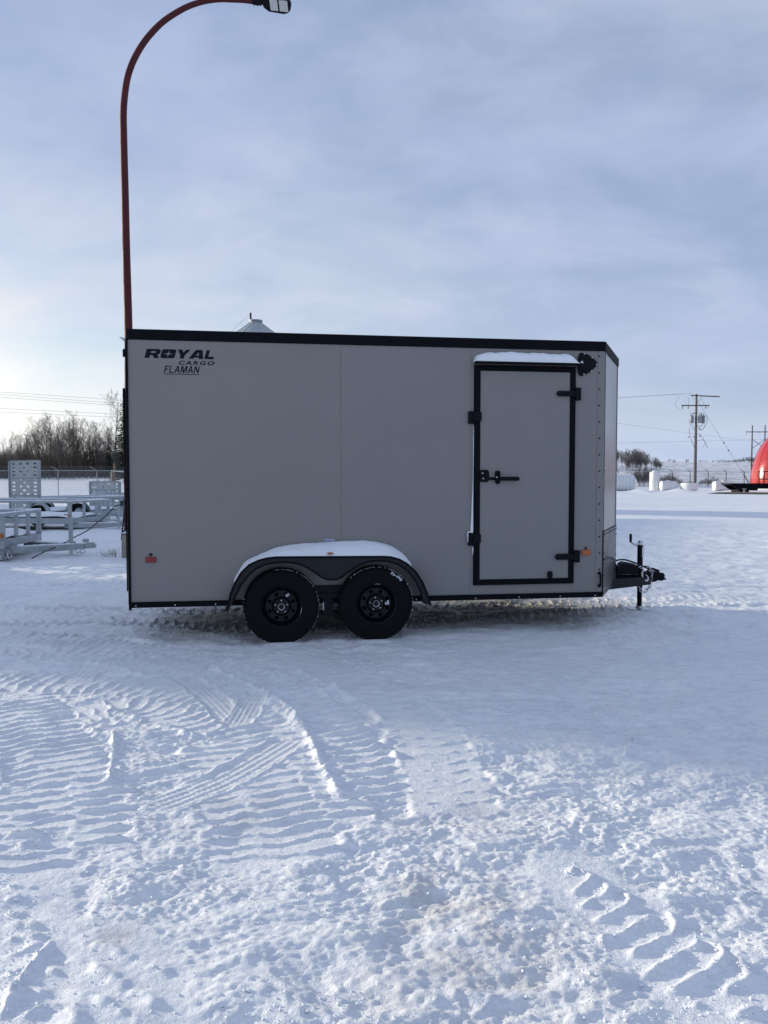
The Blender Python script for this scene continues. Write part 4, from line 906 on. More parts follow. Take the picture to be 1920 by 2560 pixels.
m = MB(); m.tube([e0, e0+Vector((.07, 0, 0)), e0+Vector((.12, 0, -.01)), e0+Vector((.24, 0, -.012))], [.048, .06, .055, .04], 14)
for k in range(3): m.cyl(e0+Vector((.03+k*.06, 0, -.05)), e0+Vector((.03+k*.06, 0, -.085)), .009, 6)
m.build('arm_clamp', 'black_plastic', lp, smooth=True)
hx0 = at(657, 0, LY).x-off.x; hx1 = at(728, 0, LY).x-off.x; hz = at(690, 6, LY).z-off.z
head = MB(); ol = []
for k in range(13): t = -math.pi/2+math.pi*k/12; ol.append((hx1-.17+.17*math.cos(t), .19*math.sin(t)))
ol += [(hx0+.10, .17), (hx0+.02, .10), (hx0, .06), (hx0, -.06), (hx0+.02, -.10), (hx0+.10, -.17)]
tilt = Matrix.Translation((hx0, 0, hz))@Matrix.Rotation(R(6), 4, 'Y')@Matrix.Rotation(R(-14), 4, 'X')@Matrix.Translation((-hx0, 0, -hz))
head.hull([tilt@Vector((x, y, hz-.03)) for x, y in ol], [tilt@Vector((x, y*.9, hz+.05)) for x, y in ol])
for k in range(5): head.add([tilt@Vector(p) for p in ((hx0+.14+k*.06, -.12, hz+.05), (hx0+.15+k*.06, -.12, hz+.05), (hx0+.15+k*.06, .12, hz+.05), (hx0+.14+k*.06, .12, hz+.05), (hx0+.14+k*.06, -.12, hz+.08), (hx0+.15+k*.06, -.12, hz+.08), (hx0+.15+k*.06, .12, hz+.08), (hx0+.14+k*.06, .12, hz+.08))], [(0,1,5,4),(1,2,6,5),(2,3,7,6),(3,0,4,7),(4,5,6,7)])
hd = head.build('lamp_head', 'black_plastic', lp, bevel=.008)
for x0_, x1_ in ((hx0+.14, hx0+.285), (hx0+.315, hx0+.475)):
    m = MB(); m.box(x0_, x1_, -.125, .125, hz-.036, hz-.0305, tilt); m.build('led_panel', 'led_white', hd)

def loose(name, mb, m_, label, cat, smooth=True, group=None):
    c = Vector(mb.v[0]); lo_ = min(v[2] for v in mb.v); base = Vector((c.x, c.y, lo_)); mb.v = [tuple(Vector(v)-base) for v in mb.v]
    o = mb.build(name, m_, None, smooth=smooth); o.location = base; return tag(o, label, cat, group)
# extension cords
m = MB(); cpts = [at(x, y, d) for x, y, d in ((303, 1262, 14.85), (295, 1263, 14.9), (286, 1267, 14.95), (274, 1280, 15.0), (262, 1292, 15.1), (246, 1304, 15.3), (226, 1321, 15.6), (205, 1334, 15.7), (188, 1342, 15.5), (167, 1354, 15.1), (140, 1368, 14.8), (112, 1379, 14.4), (79, 1387, 14.15))]
cpts[-1].z = .03; cpts[-2].z = max(cpts[-2].z, .05)
m.tube(spline(cpts, 5), .011, 6); loose('extension_cord', m, 'cable', 'thin dark extension cord sagging from the lamp post down to the snow', 'cord')
m = MB(); m.tube(spline([at(x, y, 14.8) for x, y in ((304, 1258), (309, 1252), (311, 1262), (309, 1290), (306, 1320), (303.5, 1349), (305, 1335), (309, 1300), (313, 1262))], 5), .012, 6); m.tube([at(304, 1265, 14.8), at(304, 1252, 14.8)], .03, 8)
loose('extension_cord', m, 'cable', 'short black cord looped and hanging straight down beside the lamp post', 'cord')
# snow on the concrete base
m = MB(); m.lathe([(0, .07), (.12, .05), (.2, .02), (hw-.03, -.005)], (at(304, 1300, LY).x+hw, LY, cz1+.01), 'z', 24); 
random.seed(2); m.v = [(x, y, z+random.uniform(-.01, .015)) for x, y, z in m.v]; o = m.build('base_snow', 'snow_cap', None, smooth='all'); tag(o, 'small heap of snow on the concrete foot of the lamp post', 'snow drift')
# dry grass at the lamp foot
m = MB(); random.seed(11)
for i in range(55):
    g = G(random.gauss(278, 17), 1392+random.uniform(-6, 2)); a = random.uniform(0, 6.28); h_ = random.uniform(.04, .16); b = random.uniform(.03, .14)
    m.tube([g, g+Vector((math.cos(a)*b*.4, math.sin(a)*b*.4, h_*.7)), g+Vector((math.cos(a)*b, math.sin(a)*b, h_))], [.003, .0022, .0012], 3)
o = m.build('grass_tuft', 'dry_grass', None); tag(o, 'sparse tuft of dry grass in snow beside the concrete lamp base', 'grass')

# ------------------------------------------------------------------ galvanised utility trailers
def perforated_gate(w_, h_, rows, parent, name='ramp_gate', seed=1):
    rg = random.Random(seed); holes = []
    n = rows
    for r in range(n):
        z = .10+(h_-.2)*r/(n-1); k = 3 if r % 2 else 4
        for c in range(k):
            x = -w_*.36+w_*.72*(c/(k-1)) if k > 1 else 0; a, b = (.10 if r % 2 else .085)*(1.0 if rg.random() < .8 else .4), .026
            holes.append([(x-a, z-b), (x+a, z-b), (x+a, z+b), (x-a, z+b)])
    me = upright(flat([[(-w_/2+.02, .03), (w_/2-.02, .03), (w_/2-.02, h_-.01), (-w_/2+.02, h_-.01)]]+holes, .004), 0)
    g = link(name, me, 'alu', parent)
    m = MB(); m.box(-w_/2-.03, -w_/2+.03, -.04, .04, 0, h_); m.box(w_/2-.03, w_/2+.03, -.04, .04, 0, h_)
    for z in (.02, h_*.33, h_*.66, h_): m.box(-w_/2+.031, w_/2-.031, -.02, .02, z-.02, z+.02)
    f_ = m.build('gate_frame', 'galv', parent, bevel=.004); return g, f_
def utility_trailer(Lt=3.2, Wt=1.95, gate_h=1.7, gate_rows=13, seed=1):
    """front (hitch) towards +x, origin under the front left corner, deck edge at x<0"""
    t = empty('utility_trailer', (0, 0, 0)); DZ = .37; RZ = .86; T = 1.0
    m = MB()
    for y in (0, Wt-.06): m.box(-Lt, 0, y, y+.06, DZ-.15, DZ)
    m.box(-.06, 0, .061, Wt-.061, DZ-.13, DZ); m.box(-Lt, -Lt+.06, .061, Wt-.061, DZ-.13, DZ)
    for k in range(1, 6): m.box(-Lt*k/6-.025, -Lt*k/6+.025, .061, Wt-.061, DZ-.11, DZ-.06)
    m.build('frame', 'galv', t, bevel=.004)
    m = MB()
    for k in range(12): y = .065+k*(Wt-.13)/12; m.box(-Lt+.061, -.061, y, y+(Wt-.13)/12-.008, DZ-.055, DZ-.02)
    m.build('deck', 'deck_wood', t)
    for x in (-.045, -Lt*.33, -Lt*.66, -Lt+.045):
        for y in (.03, Wt-.03):
            m = MB(); m.box(x-.045, x+.045, y-.035, y+.035, DZ+.001, RZ-.06); m.box(x-.055, x+.055, y-.042, y+.042, DZ+.001, DZ+.02); m.build('post', 'galv', t, bevel=.004)
    for y in (Wt*.36, Wt*.68): m = MB(); m.box(-.08, -.02, y-.04, y+.04, DZ+.001, RZ-.06); m.build('post', 'galv', t, bevel=.004)
    m = MB(); m.box(-Lt, 0, -.01, .06, RZ-.058, RZ); m.box(-Lt, 0, Wt-.06, Wt+.01, RZ-.058, RZ); m.box(-.07, 0, .061, Wt-.061, RZ-.058, RZ); m.build('top_rail', 'galv', t, bevel=.006)
    m = MB()
    for s in (-1, 1): m.hull([(-.3, Wt/2+s*Wt*.42-.03, DZ-.28), (-.3, Wt/2+s*Wt*.42+.03, DZ-.28), (T, Wt/2+s*.03+.03, DZ-.26), (T, Wt/2+s*.03-.03, DZ-.26)], [(-.3, Wt/2+s*Wt*.42-.03, DZ-.151), (-.3, Wt/2+s*Wt*.42+.03, DZ-.151), (T, Wt/2+s*.03+.03, DZ-.151), (T, Wt/2+s*.03-.03, DZ-.151)])
    m.build('tongue', 'galv', t, bevel=.005)
    m = MB(); m.box(T-.02, T+.16, Wt/2-.05, Wt/2+.05, DZ-.25, DZ-.14); m.prism([(T+.16, DZ-.24), (T+.34, DZ-.23), (T+.36, DZ-.18), (T+.30, DZ-.12), (T+.16, DZ-.13)], Wt/2-.06, Wt/2+.06); m.box(T+.10, T+.22, Wt/2-.015, Wt/2+.015, DZ-.12, DZ-.05); m.build('coupler', 'galv', t, bevel=.01)
    m = MB(); m.tube([(T-.12, Wt/2, DZ+.38), (T-.12, Wt/2, DZ-.25)], .042, 12); m.box(T-.2, T-.04, Wt/2-.06, Wt/2+.06, DZ-.12, DZ-.10); m.tube([(T-.12, Wt/2, DZ+.38), (T-.12, Wt/2, DZ+.42), (T-.24, Wt/2, DZ+.43)], .014, 6)
    jk = m.build('jack', 'galv', t, bevel=.003); m = MB(); m.cyl((T-.12, Wt/2, DZ-.25), (T-.12, Wt/2, .02), .034, 12); m.box(T-.2, T-.04, Wt/2-.07, Wt/2+.07, .0, .02); m.build('jack_foot', 'zinc', jk)
    chain([(T+.12, Wt/2-.07, DZ-.2), (T+.10, Wt/2-.09, .12), (T+.04, Wt/2-.09, .05), (T-.02, Wt/2-.08, .10)], 'safety_chain', t, .022, .006)
    hook([(T+.12, Wt/2-.10, .17), (T+.09, Wt/2-.10, .13), (T+.09, Wt/2-.10, .07), (T+.13, Wt/2-.10, .04), (T+.17, Wt/2-.10, .07), (T+.16, Wt/2-.10, .11)], 'chain_hook', t)
    for y in (-.0, Wt): 
        m = MB(); x = -.045; m.box(x-.022, x+.022, y-.022+(-.03 if y == 0 else .03), y+.022+(-.03 if y == 0 else .03), DZ+.05, DZ+.13); m.build('marker_light', 'amber', t, bevel=.004)
    for k, xw in enumerate((-Lt*.62, )):
        for y, s in ((-.13, -1), (Wt+.13, 1)):
            wh = MB(); wh.lathe([(.18, -.08), (.22, -.1), (.30, -.095), (.33, -.06), (.33, .06), (.30, .095), (.22, .1), (.18, .08), (.18, -.08)], (xw, y, .33), 'y', 36); tw = wh.build('wheel', 'rubber', t, smooth=True)
            m = MB(); m.lathe([(.18, -.07*1), (.16, -.03), (.08, -.045), (0, -.05)], (xw, y, .33), 'y', 28); m.lathe([(.18, .07), (.16, .03), (.08, .045), (0, .05)], (xw, y, .33), 'y', 28); m.build('rim', 'galv', tw, smooth=True)
            m = MB(); m.lathe([(.40, -.12), (.41, -.12), (.41, .12), (.40, .12), (.40, -.12)], (xw, y, .33), 'y', 18, 0, math.pi); m.build('fender', 'galv', t, smooth=True)
    m = MB(); m.tube([(-Lt*.62, -.1, .33), (-Lt*.62, Wt+.1, .33)], .03, 8); m.build('axle', 'galv', t)
    if gate_h:
        g, f_ = perforated_gate(Wt-.04, gate_h, gate_rows, t, seed=seed)
        for o in (g, f_): o.rotation_euler = (0, 0, math.pi/2); o.location = (-Lt-.05, Wt/2, DZ)
    return t
def trailer_snow(loc, rz, Lt, Wt, label):
    m = MB(); NX, NY = 34, 16; DZ = .36; rg = random.Random(int(loc[0]*10))
    gx = np.linspace(-Lt+.07, -.075, NX); gy = np.linspace(.075, Wt-.075, NY); vs = []
    for x in gx:
        for y in gy:
            e = min(1, (x+Lt-.05)/.3, (-x-.05)/.3)*min(1, (y-.05)/.3, (Wt-.05-y)/.3); hh = .02+.10*e**.5+.05*float(gnoise(np.array([x*1.3+loc[0]]), np.array([y*1.3]), 3)[0]); vs.append((x, y, DZ+max(hh, .01)))
    m.add(vs, [(i*NY+j, i*NY+j+1, (i+1)*NY+j+1, (i+1)*NY+j) for i in range(NX-1) for j in range(NY-1)])
    m.box(-Lt+.065, -.07, .07, Wt-.07, DZ-.015, DZ+.01)
    for (p, q) in (((-Lt, .025), (0, .025)), ((-Lt, Wt-.025), (0, Wt-.025)), ((-.035, .06), (-.035, Wt-.06)), ((-.2, Wt*.86), (.95, Wt/2+.04)), ((-.2, Wt*.14), (.95, Wt/2-.04))):
        z = .868 if q[0] < .5 else .225; n = 24
        m.tube([(p[0]+(q[0]-p[0])*k/n, p[1]+(q[1]-p[1])*k/n, z) for k in range(n+1)], [.012+.014*rg.random() for k in range(n+1)], 6)
    o = m.build('trailer_snow', 'snow_cap', None, smooth=True); o.location = loc; o.rotation_euler = (0, 0, rz)
    tag(o, label, 'snow layer', 'snow layers on the utility trailers')
UT = [  # near front corner px,depth ; axis direction (towards hitch) ; L ; gate
 ((10, 1300, 14.0), (.995, .095), 3.4, 0, 'galvanised utility trailer at the left edge, hitch and jack showing beside the hanging cord'),
 ((177, 1300, 21.6), (.975, -.22), 4.2, 0, 'long galvanised utility trailer with open railing, its front post just left of the lamp base'),
 ((105, 1300, 25.3), (.6, .8), 3.2, 1.72, 'galvanised utility trailer with a tall upright perforated ramp gate'),
 ((304, 1300, 31.0), (.10, .99), 3.0, 1.0, 'galvanised utility trailer with a low perforated gate, nearest the wooden fence post'),
 ((-205, 1300, 13.4), (.93, -.12), 3.0, 0, 'galvanised utility trailer cut off by the left edge, only coupler and chain hook showing'),
]
random.seed(4)
for i, ((px, py, d), (dx_, dy_), Lt, gh, lab) in enumerate(UT):
    Wi = 1.3 if i == 3 else 1.95
    t = utility_trailer(Lt, Wi, gh, 13 if gh > 1.3 else 7, i+1); c = at(px, py, d); rz = math.atan2(dy_, dx_)
    side = Vector((-dy_, dx_, 0)).normalized()   # local +y
    org = Vector((c.x, c.y, 0))
    if gh:      # position given for the rear right corner (local x=-L, y=0 side nearest)
        dvec = Vector((dx_, dy_, 0)).normalized(); org = org+dvec*Lt
    t.location = org; t.rotation_euler = (0, 0, rz)
    tag(t, lab, 'utility trailer', 'galvanised utility trailers parked in a row')
    trailer_snow(org, rz, Lt, Wi, 'snow covering the deck and rails of the ' + ['utility trailer at the left edge whose jack is in view', 'long railed utility trailer beside the lamp base', 'utility trailer with the tall perforated gate', 'utility trailer with the low perforated gate', 'trailer whose coupler enters at left'][i])

# ------------------------------------------------------------------ chain link fences
def chain_fence(p0, p1, spacing, label, hgt=2.1, arm=(-.25, 0), first=0.0, mesh=.075, wire=.0026, thick=.034):
    p0 = Vector(p0); p1 = Vector(p1); d = (p1-p0); Ltot = d.length; d.normalize(); ang = math.atan2(d.y, d.x)
    f_ = empty('chain_link_fence', (p0.x, p0.y, 0), 0, label, 'fence'); nvec = Vector((-d.y, d.x, 0))
    n = int(Ltot/spacing)+1; zs = [HZ(p0.x+d.x*min(Ltot, i*spacing), p0.y+d.y*min(Ltot, i*spacing)) for i in range(n)]
    pm = None
    for i in range(n):
        m = MB(); z = zs[i]; q = d*(i*spacing); m.cyl((q.x, q.y, z-.2), (q.x, q.y, z+hgt+.03), thick, 8)
        m.tube([(q.x, q.y, z+hgt), (q.x+arm[0], q.y+arm[1], z+hgt+.30)], thick*.55, 5); m.build('post', 'galv' if thick < .05 else 'dark_wood', f_, smooth=True)
    m = MB(); m.tube([tuple(d*(i*spacing))[:2]+(zs[i]+hgt,) for i in range(n)], .024, 6); m.tube([tuple(d*(i*spacing))[:2]+(zs[i]+.06,) for i in range(n)], .008, 4)
    for k in range(1, 4): m.tube([(d.x*i*spacing+arm[0]*k/3, d.y*i*spacing+arm[1]*k/3, zs[i]+hgt+.30*k/3) for i in range(n)], .004, 3)
    m.build('rail', 'galv', f_, smooth=True)
    m = MB(); H_ = hgt
    def quad(s0, z0, s1, z1):
        dv = Vector((s1-s0, 0, z1-z0)).normalized(); pz = Vector((-dv.z, 0, dv.x))*wire
        P4 = [(s0-pz.x, z0-pz.z), (s0+pz.x, z0+pz.z), (s1+pz.x, z1+pz.z), (s1-pz.x, z1-pz.z)]
        m.add([(d.x*s, d.y*s, z) for s, z in P4], [(0, 1, 2, 3)])
    for i in range(n-1):
        s0 = i*spacing; k = -H_
        while k < spacing:
            a, b = max(0, k), min(spacing, k+H_)
            if b > a:
                zA, zB = zs[i]+(a-k), zs[i]+(b-k); dz = (zs[i+1]-zs[i])
                quad(s0+a, zA+dz*a/spacing, s0+b, zB+dz*b/spacing); quad(s0+a, zs[i]+H_-(a-k)+dz*a/spacing, s0+b, zs[i]+H_-(b-k)+dz*b/spacing)
            k += mesh
    m.build('wire_mesh', 'galv', f_); return f_
FY = 58.0
xs0 = at(144, 1250, FY).x
chain_fence((xs0-2.93*9, FY+.3, 0), (xs0+2.93*13, FY, 0), 2.93, 'chain link fence with galvanised posts and slanted top arms behind the utility trailers', arm=(-.52, 0))
RY = 107.0
xr = at(1590, 1220, RY).x
chain_fence((xr-2.5*7, RY, 0), (xr+2.5*17, RY, 0), 2.5, 'long dark chain link fence running behind the white tanks', arm=(-.42, 0), mesh=.16, wire=.0045, thick=.052)
# timber posts and pipe gate by the left fence
def post(px, Y, y_top, w_, m_, label, cat='post'):
    g = ground_at(px, Y); zt = at(px, y_top, Y).z; m = MB(); m.tube([(0, 0, -.3), (0, 0, zt-g.z-.02), (0, 0, zt-g.z)], [w_, w_*.94, w_*.8], 10); o = m.build('wooden_post', m_, None, smooth=True); o.location = g; return tag(o, label, cat)
post(288, 56.5, 1158, .065, 'tan_wood', 'tall weathered wooden post beside the lamp pole, in front of the spruce')
post(281, 57.2, 1180, .115, 'tan_wood', 'short thick brown wooden post left of the tall weathered post')
m = MB(); m.tube([at(279, 1177, 56), at(300, 1179, 55.6), at(330, 1181, 55)], .035, 8); m.tube([at(279, 1177, 56), at(279, 1195, 56), at(278, 1212, 56)], .035, 8); loose('pipe_gate', m, 'galv', 'grey pipe rail joined to the short brown post', 'pipe rail')

# ------------------------------------------------------------------ utility poles and wires
def pole(loc, H_, label, transformers=True, rz=0):
    u = empty('utility_pole', loc, rz, label, 'utility pole', None)
    m = MB(); m.tube([(0, 0, -.5), (0, 0, H_*.45), (0, 0, H_)], [.225, .19, .13], 14); m.build('pole', 'pole_wood', u, smooth=True)
    def arm(z, l, r, name): m = MB(); m.box(-l, r, -.21, -.11, z-.07, z+.07); return m.build(name, 'dark_wood', u, bevel=.01)
    a1 = arm(H_-.25, 1.35, 2.55-.05, 'crossarm'); a2 = arm(H_-1.55, 2.6-.55, 1.85-.15, 'crossarm')
    a1.rotation_euler = (0, R(2.5), 0)
    m = MB(); m.tube([(.75, -.12, H_-.32), (.1, -.15, H_-1.1)], .02, 5); m.tube([(-.7, -.12, H_-.3), (-.1, -.15, H_-.95)], .02, 5); m.build('arm_brace', 'galv', u)
    for x in (-1.9, -1.15, 1.2):
        m = MB(); m.lathe([(0, 0), (.06, 0), (.09, -.08), (.06, -.12), (.09, -.2), (.06, -.24), (.08, -.32), (.03, -.42), (0, -.42)], (x, -.16, H_-1.62), 'z', 10); m.build('insulator', 'transformer', u, smooth=True)
    for x in (-2.2+.3, -1.3+.3): m = MB(); m.tube([(x, -.16, H_-.2), (x, -.16, H_), (x, -.16, H_+.12)], [.03, .06, .03], 8); m.build('insulator', 'transformer', u, smooth=True)
    if transformers:
        zt = H_-3.35
        for (x, y, r) in ((-.62, -.1, .27), (.42, -.28, .27), (.95, .15, .27)):
            m = MB(); m.lathe([(0, 0), (r*.9, 0), (r, .05), (r, .95), (r*.9, 1.02), (0, 1.04)], (x, y, zt-.55), 'z', 18)
            m.box(min(x, 0), max(x, 0), y-.03, y+.03, zt, zt+.08); tf = m.build('transformer', 'transformer', u, smooth=True)
            for q in (-.12, .12): m = MB(); m.tube([(x+q, y, zt+.46), (x+q, y, zt+.72), (x+q*1.3, y, zt+.85)], [.03, .045, .02], 6); m.build('bushing', 'dark_wood', tf)
        m = MB()
        rg = random.Random(1)
        for (x0, x1, zb_) in ((-1.05, -.1, -2.3), (-.8, -.1, -1.9), (1.05, .1, -1.8), (1.25, .25, -2.5), (1.45, .25, -2.3), (.85, .1, -1.6)):
            m.tube(spline([(x0*.8, -.3, zt+.5), (x0, -.32, zt-.2), ((x0*.9+x1)/2, -.32, zt+zb_*.62), (x1, -.25, zt+zb_*.5)], 5), .02, 5)
        m.tube(spline([(-1.0, -.2, zt-1.2), (-.85, -.2, zt-2.2), (-.35, -.2, zt-3.6), (-.1, -.2, zt-3.9)], 5), .026, 5)
        m.tube(spline([(.3, -.2, zt-1.9), (.8, -.2, zt-2.5), (1.3, -.2, zt-3.3), (1.5, -.2, zt-3.9)], 5), .026, 5)
        m.tube(spline([(.2, -.2, zt-2.9), (.9, -.2, zt-2.8), (1.2, -.2, zt-3.3), (.9, -.2, zt-3.8)], 5), .02, 5)
        m.tube(spline([(-2.3, -.2, H_-.3), (-2.9, -.2, H_-1.2), (-2.6, -.2, H_-1.9), (-2.0, -.2, H_-2.2)], 5), .014, 4)
        m.tube(spline([(-1.2, -.2, H_-.4), (-1.1, -.2, H_-1.2), (-1.15, -.2, H_-1.6)], 5), .014, 4)
        m.tube(spline([(.3, -.2, H_-1.0), (.6, -.2, H_-.6), (.9, -.2, H_-1.3), (1.2, -.2, H_-1.9), (1.5, -.2, H_-1.8), (1.6, -.2, H_-1.5)], 5), .014, 4)
        m.build('cable_loops', 'cable', u)
        m = MB()
        for (x, z) in ((-.35, zt-3.0+.6), (-1.05, zt-2.4), (.45, zt-1.35), (.5, zt-2.3), (-.35, H_-2.6)): m.lathe([(0, -.09), (.09, -.05), (.09, .05), (0, .09)], (x, -.2, z), 'z', 8)
        m.build('cable_clamp', 'cable', u)
    return u
gp = ground_at(1736, 104); HP = at(1738, 985, 104).z-gp.z
P1 = pole(gp, HP, 'tall wooden utility pole with two crossarms and grey transformers'); P1['group'] = 'wooden utility poles'
g2 = ground_at(900, 128); P2 = pole(g2, 11.5, 'plain utility pole hidden behind the cargo trailer', False, 0); P2['group'] = 'wooden utility poles'
g0 = ground_at(-330, 92); P0 = pole(g0, 11.5, 'plain utility pole out past the left edge', False, 0); P0['group'] = 'wooden utility poles'
def wire(a, b, sag, label, r=.014, m_='wire', n=24):
    a = Vector(a); b = Vector(b); m = MB(); pts = [a.lerp(b, i/n)-Vector((0, 0, sag*4*(i/n)*(1-i/n))) for i in range(n+1)]; m.v = []; m.tube(pts, r, 4)
    o = m.build('overhead_wire', m_, None); return tag(o, label, 'power line', 'overhead power lines')
def wat(o, x, z): return o.location+Vector((x, -.16, z))
def through(pa, Ya, pb, Yb, xa=None, xb=None):     # straight wire through two sighted points, run on to the supports
    A = at(*pa, Ya); B_ = at(*pb, Yb); k0 = (xa-A.x)/(B_.x-A.x); k1 = (xb-A.x)/(B_.x-A.x); return A.lerp(B_, k0), A.lerp(B_, k1)
pairs = [((0, 980), (315, 1001)), ((0, 986), (290, 1008)), ((0, 993), (275, 1012.5)), ((0, 1021), (265, 1034)), ((0, 1030), (265, 1042))]
nm = ['topmost', 'second from top', 'third from top', 'second from bottom', 'lowest']
for (a, b), q in zip(pairs, nm):
    A, B_ = through(a, 100, b, 110, xa=g0.x, xb=g2.x); wire(A, B_, 0, 'thin dark power line over the left trees, '+q+' of the five there', .017)
for (x, z, xx) in ((-1.9, HP+.05, -1.9), (-1.0, HP+.05, -1.0)):
    wire(wat(P1, x, z), Vector((g2.x+xx, g2.y, at(1536, 996 if x < -1.5 else 998, 112).z-.05)), .3, 'thin power line leaving the pole crossarm leftwards, '+('outer' if x < -1.5 else 'inner')+' end of the arm', .014)
A, B_ = through((1536, 1057), 150, (1720, 1082), 170, xa=-20, xb=at(1880, 1085, 250).x); wire(A, B_, 0, 'thin distant power line sagging past the middle of the utility pole', .016)
A, B_ = through((1536, 1108), 150, (1735, 1103), 180, xa=-20, xb=at(1900, 1085, 250).x); wire(A, B_, 0, 'lowest distant power line crossing behind the utility pole', .018)
m = MB(); ga = at(1743, 1000, 104); gb = at(1872, 1207, 100); m.tube([ga, gb], .016, 5)
for k in (.52, .61): m.tube([ga.lerp(gb, k), ga.lerp(gb, k+.012)], .10, 8)
m.tube([ga.lerp(gb, .90), gb], .07, 6); o = m.build('guy_wire', 'wire', None); tag(o, 'slanting guy wire with two small insulators, right of the utility pole', 'guy wire')
# far H-frame pole
hf = empty('frame_pole', ground_at(1897, 250), 0, 'distant two-legged power pole with crossbar, behind the red bin', 'utility pole')
gz = hf.location.z; hx_ = [at(1881, 1063, 250).x-hf.location.x, at(1913, 1063, 250).x-hf.location.x]; ht = at(1881, 1063, 250).z-gz; hb = at(1881, 1080, 250).z-gz
for x in hx_: m = MB(); m.tube([(x, 0, -.5), (x, 0, ht)], [.26, .16], 8); m.build('pole', 'dark_wood', hf, smooth=True)
m = MB(); m.box(hx_[0]-2.2, hx_[1]+2.2, -.25, -.05, hb-.1, hb+.14); m.build('crossarm', 'dark_wood', hf)
m = MB(); zz0 = at(1881, 1098, 250).z-gz; zz1 = at(1881, 1122, 250).z-gz; m.tube([(hx_[0], -.1, zz0), (hx_[1], -.1, zz1)], .08, 5); m.tube([(hx_[1], .1, zz0), (hx_[0], .1, zz1)], .08, 5); m.build('cross_brace', 'dark_wood', hf)
for x in (hx_[0]-2.0, (hx_[0]+hx_[1])/2, hx_[1]+2.0): m = MB(); m.tube([(x, -.15, hb-.1), (x, -.15, hb-1.1)], .09, 6); m.build('insulator', 'transformer', hf)

# ------------------------------------------------------------------ white tanks and other yard goods on the right
def ribbed_tank(px0, px1, Y, y_top, y_bot, label, ribs, rr=.5, endl=True, endr=True):
    g = ground_at((px0+px1)/2, Y); g.z = min(HZ(g.x, g.y), at(px0, y_bot, Y).z+.05); x0 = at(px0, 1200, Y).x-g.x; x1 = at(px1, 1200, Y).x-g.x; H_ = at(px0, y_top, Y).z-g.z; t = empty('poly_tank', g, 0, label, 'poly tank')
    m = MB(); n = int(ribs*6); prof = []
    L_ = x1-x0
    rings = []; K = 22
    for i in range(n+1):
        u = i/n; x = x0+L_*u; e = 1.0
        d_end = min(u*L_ if endl else 9, (1-u)*L_ if endr else 9); e = math.sqrt(max(0, 1-max(0, 1-d_end/(.22*H_))**2)) if d_end < .22*H_ else 1
        s = (e*.97+.03)*(1-.075*(1 if (i % 6) in (0, 1) else 0))
        ring = []
        for k in range(K):
            a = 2*math.pi*k/K; c, s_ = math.cos(a), math.sin(a); sq = 1/ (abs(c)**3.0+abs(s_)**3.0)**(1/3.0)
            ring.append((x, c*sq*H_*.52*s, H_/2+s_*sq*H_*.5*s))
        rings.append(ring)
    m.add([v for r in rings for v in r], [(i*K+k, i*K+(k+1) % K, (i+1)*K+(k+1) % K, (i+1)*K+k) for i in range(n) for k in range(K)]+[tuple(range(K)), tuple(n*K+k for k in range(K))])
    m.build('shell', 'poly_white', t, smooth='all')
    m = MB(); m.lathe([(.22, 0), (.22, .10), (.19, .13), (0, .14)], ((x0+x1)/2, 0, H_-.03), 'z', 20); m.build('lid', 'poly_white', t, smooth=True)
    return t
ribbed_tank(1462, 1586, 90, 1184.5, 1227, 'large ribbed white shelter under a snow cover at the nose of the cargo trailer', 14, endl=True)
ribbed_tank(1575, 1591, 97, 1194, 1223, 'rounded white tank end peeking out from behind the large ribbed white one', 3)
ribbed_tank(1649, 1692, 94, 1202.5, 1224, 'low boxy white poly tank right of the upright cylinder tank', 5)
ribbed_tank(1782, 1836, 94, 1203, 1224.5, 'low ribbed white poly tank just left of the black flatbed', 7)
g = ground_at(1635.5, 95); rT = .5*(at(1648, 1200, 95).x-at(1623.5, 1200, 95).x); HT = at(1635, 1178, 95).z-g.z
t = empty('vertical_tank', g, 0, 'tall upright cylindrical white poly tank, narrowest of the tanks', 'poly tank')
m = MB(); m.lathe([(0, 0), (rT*.97, 0), (rT, .05), (rT, HT*.33), (rT*.985, HT*.34), (rT, HT*.35), (rT, HT*.66), (rT*.985, HT*.67), (rT, HT*.68), (rT, HT*.90), (rT*.9, HT*.95), (rT*.4, HT*.99), (0, HT)], (0, 0, 0), 'z', 36); m.build('shell', 'poly_white', t, smooth=True)
m = MB(); m.lathe([(rT*.42, 0), (rT*.42, .09), (rT*.36, .12), (0, .13)], (-rT*.1, 0, HT*.985), 'z', 20); m.build('lid', 'poly_white', t, smooth=True)
g = ground_at(1721.5, 93); rC = .5*(at(1744, 1200, 93).x-at(1699, 1200, 93).x); HC = at(1720, 1207.5, 93).z-g.z
t = empty('round_tank', g, 0, 'low round white poly tank with a stepped lid in front of the utility pole', 'poly tank')
m = MB(); m.lathe([(0, 0), (rC*.78, 0), (rC*.86, .1), (rC*.97, HC*.4), (rC, HC*.62), (rC, HC*.82), (rC*.9, HC*.86), (rC*.84, HC), (0, HC)], (0, 0, 0), 'z', 44); m.build('shell', 'poly_white', t, smooth=True)
m = MB(); m.lathe([(rC*1.0, HC*.6), (rC*1.03, HC*.62), (rC*1.03, HC*.68), (rC*1.0, HC*.70)], (0, 0, 0), 'z', 44); m.build('band', 'poly_white', t, smooth=True)
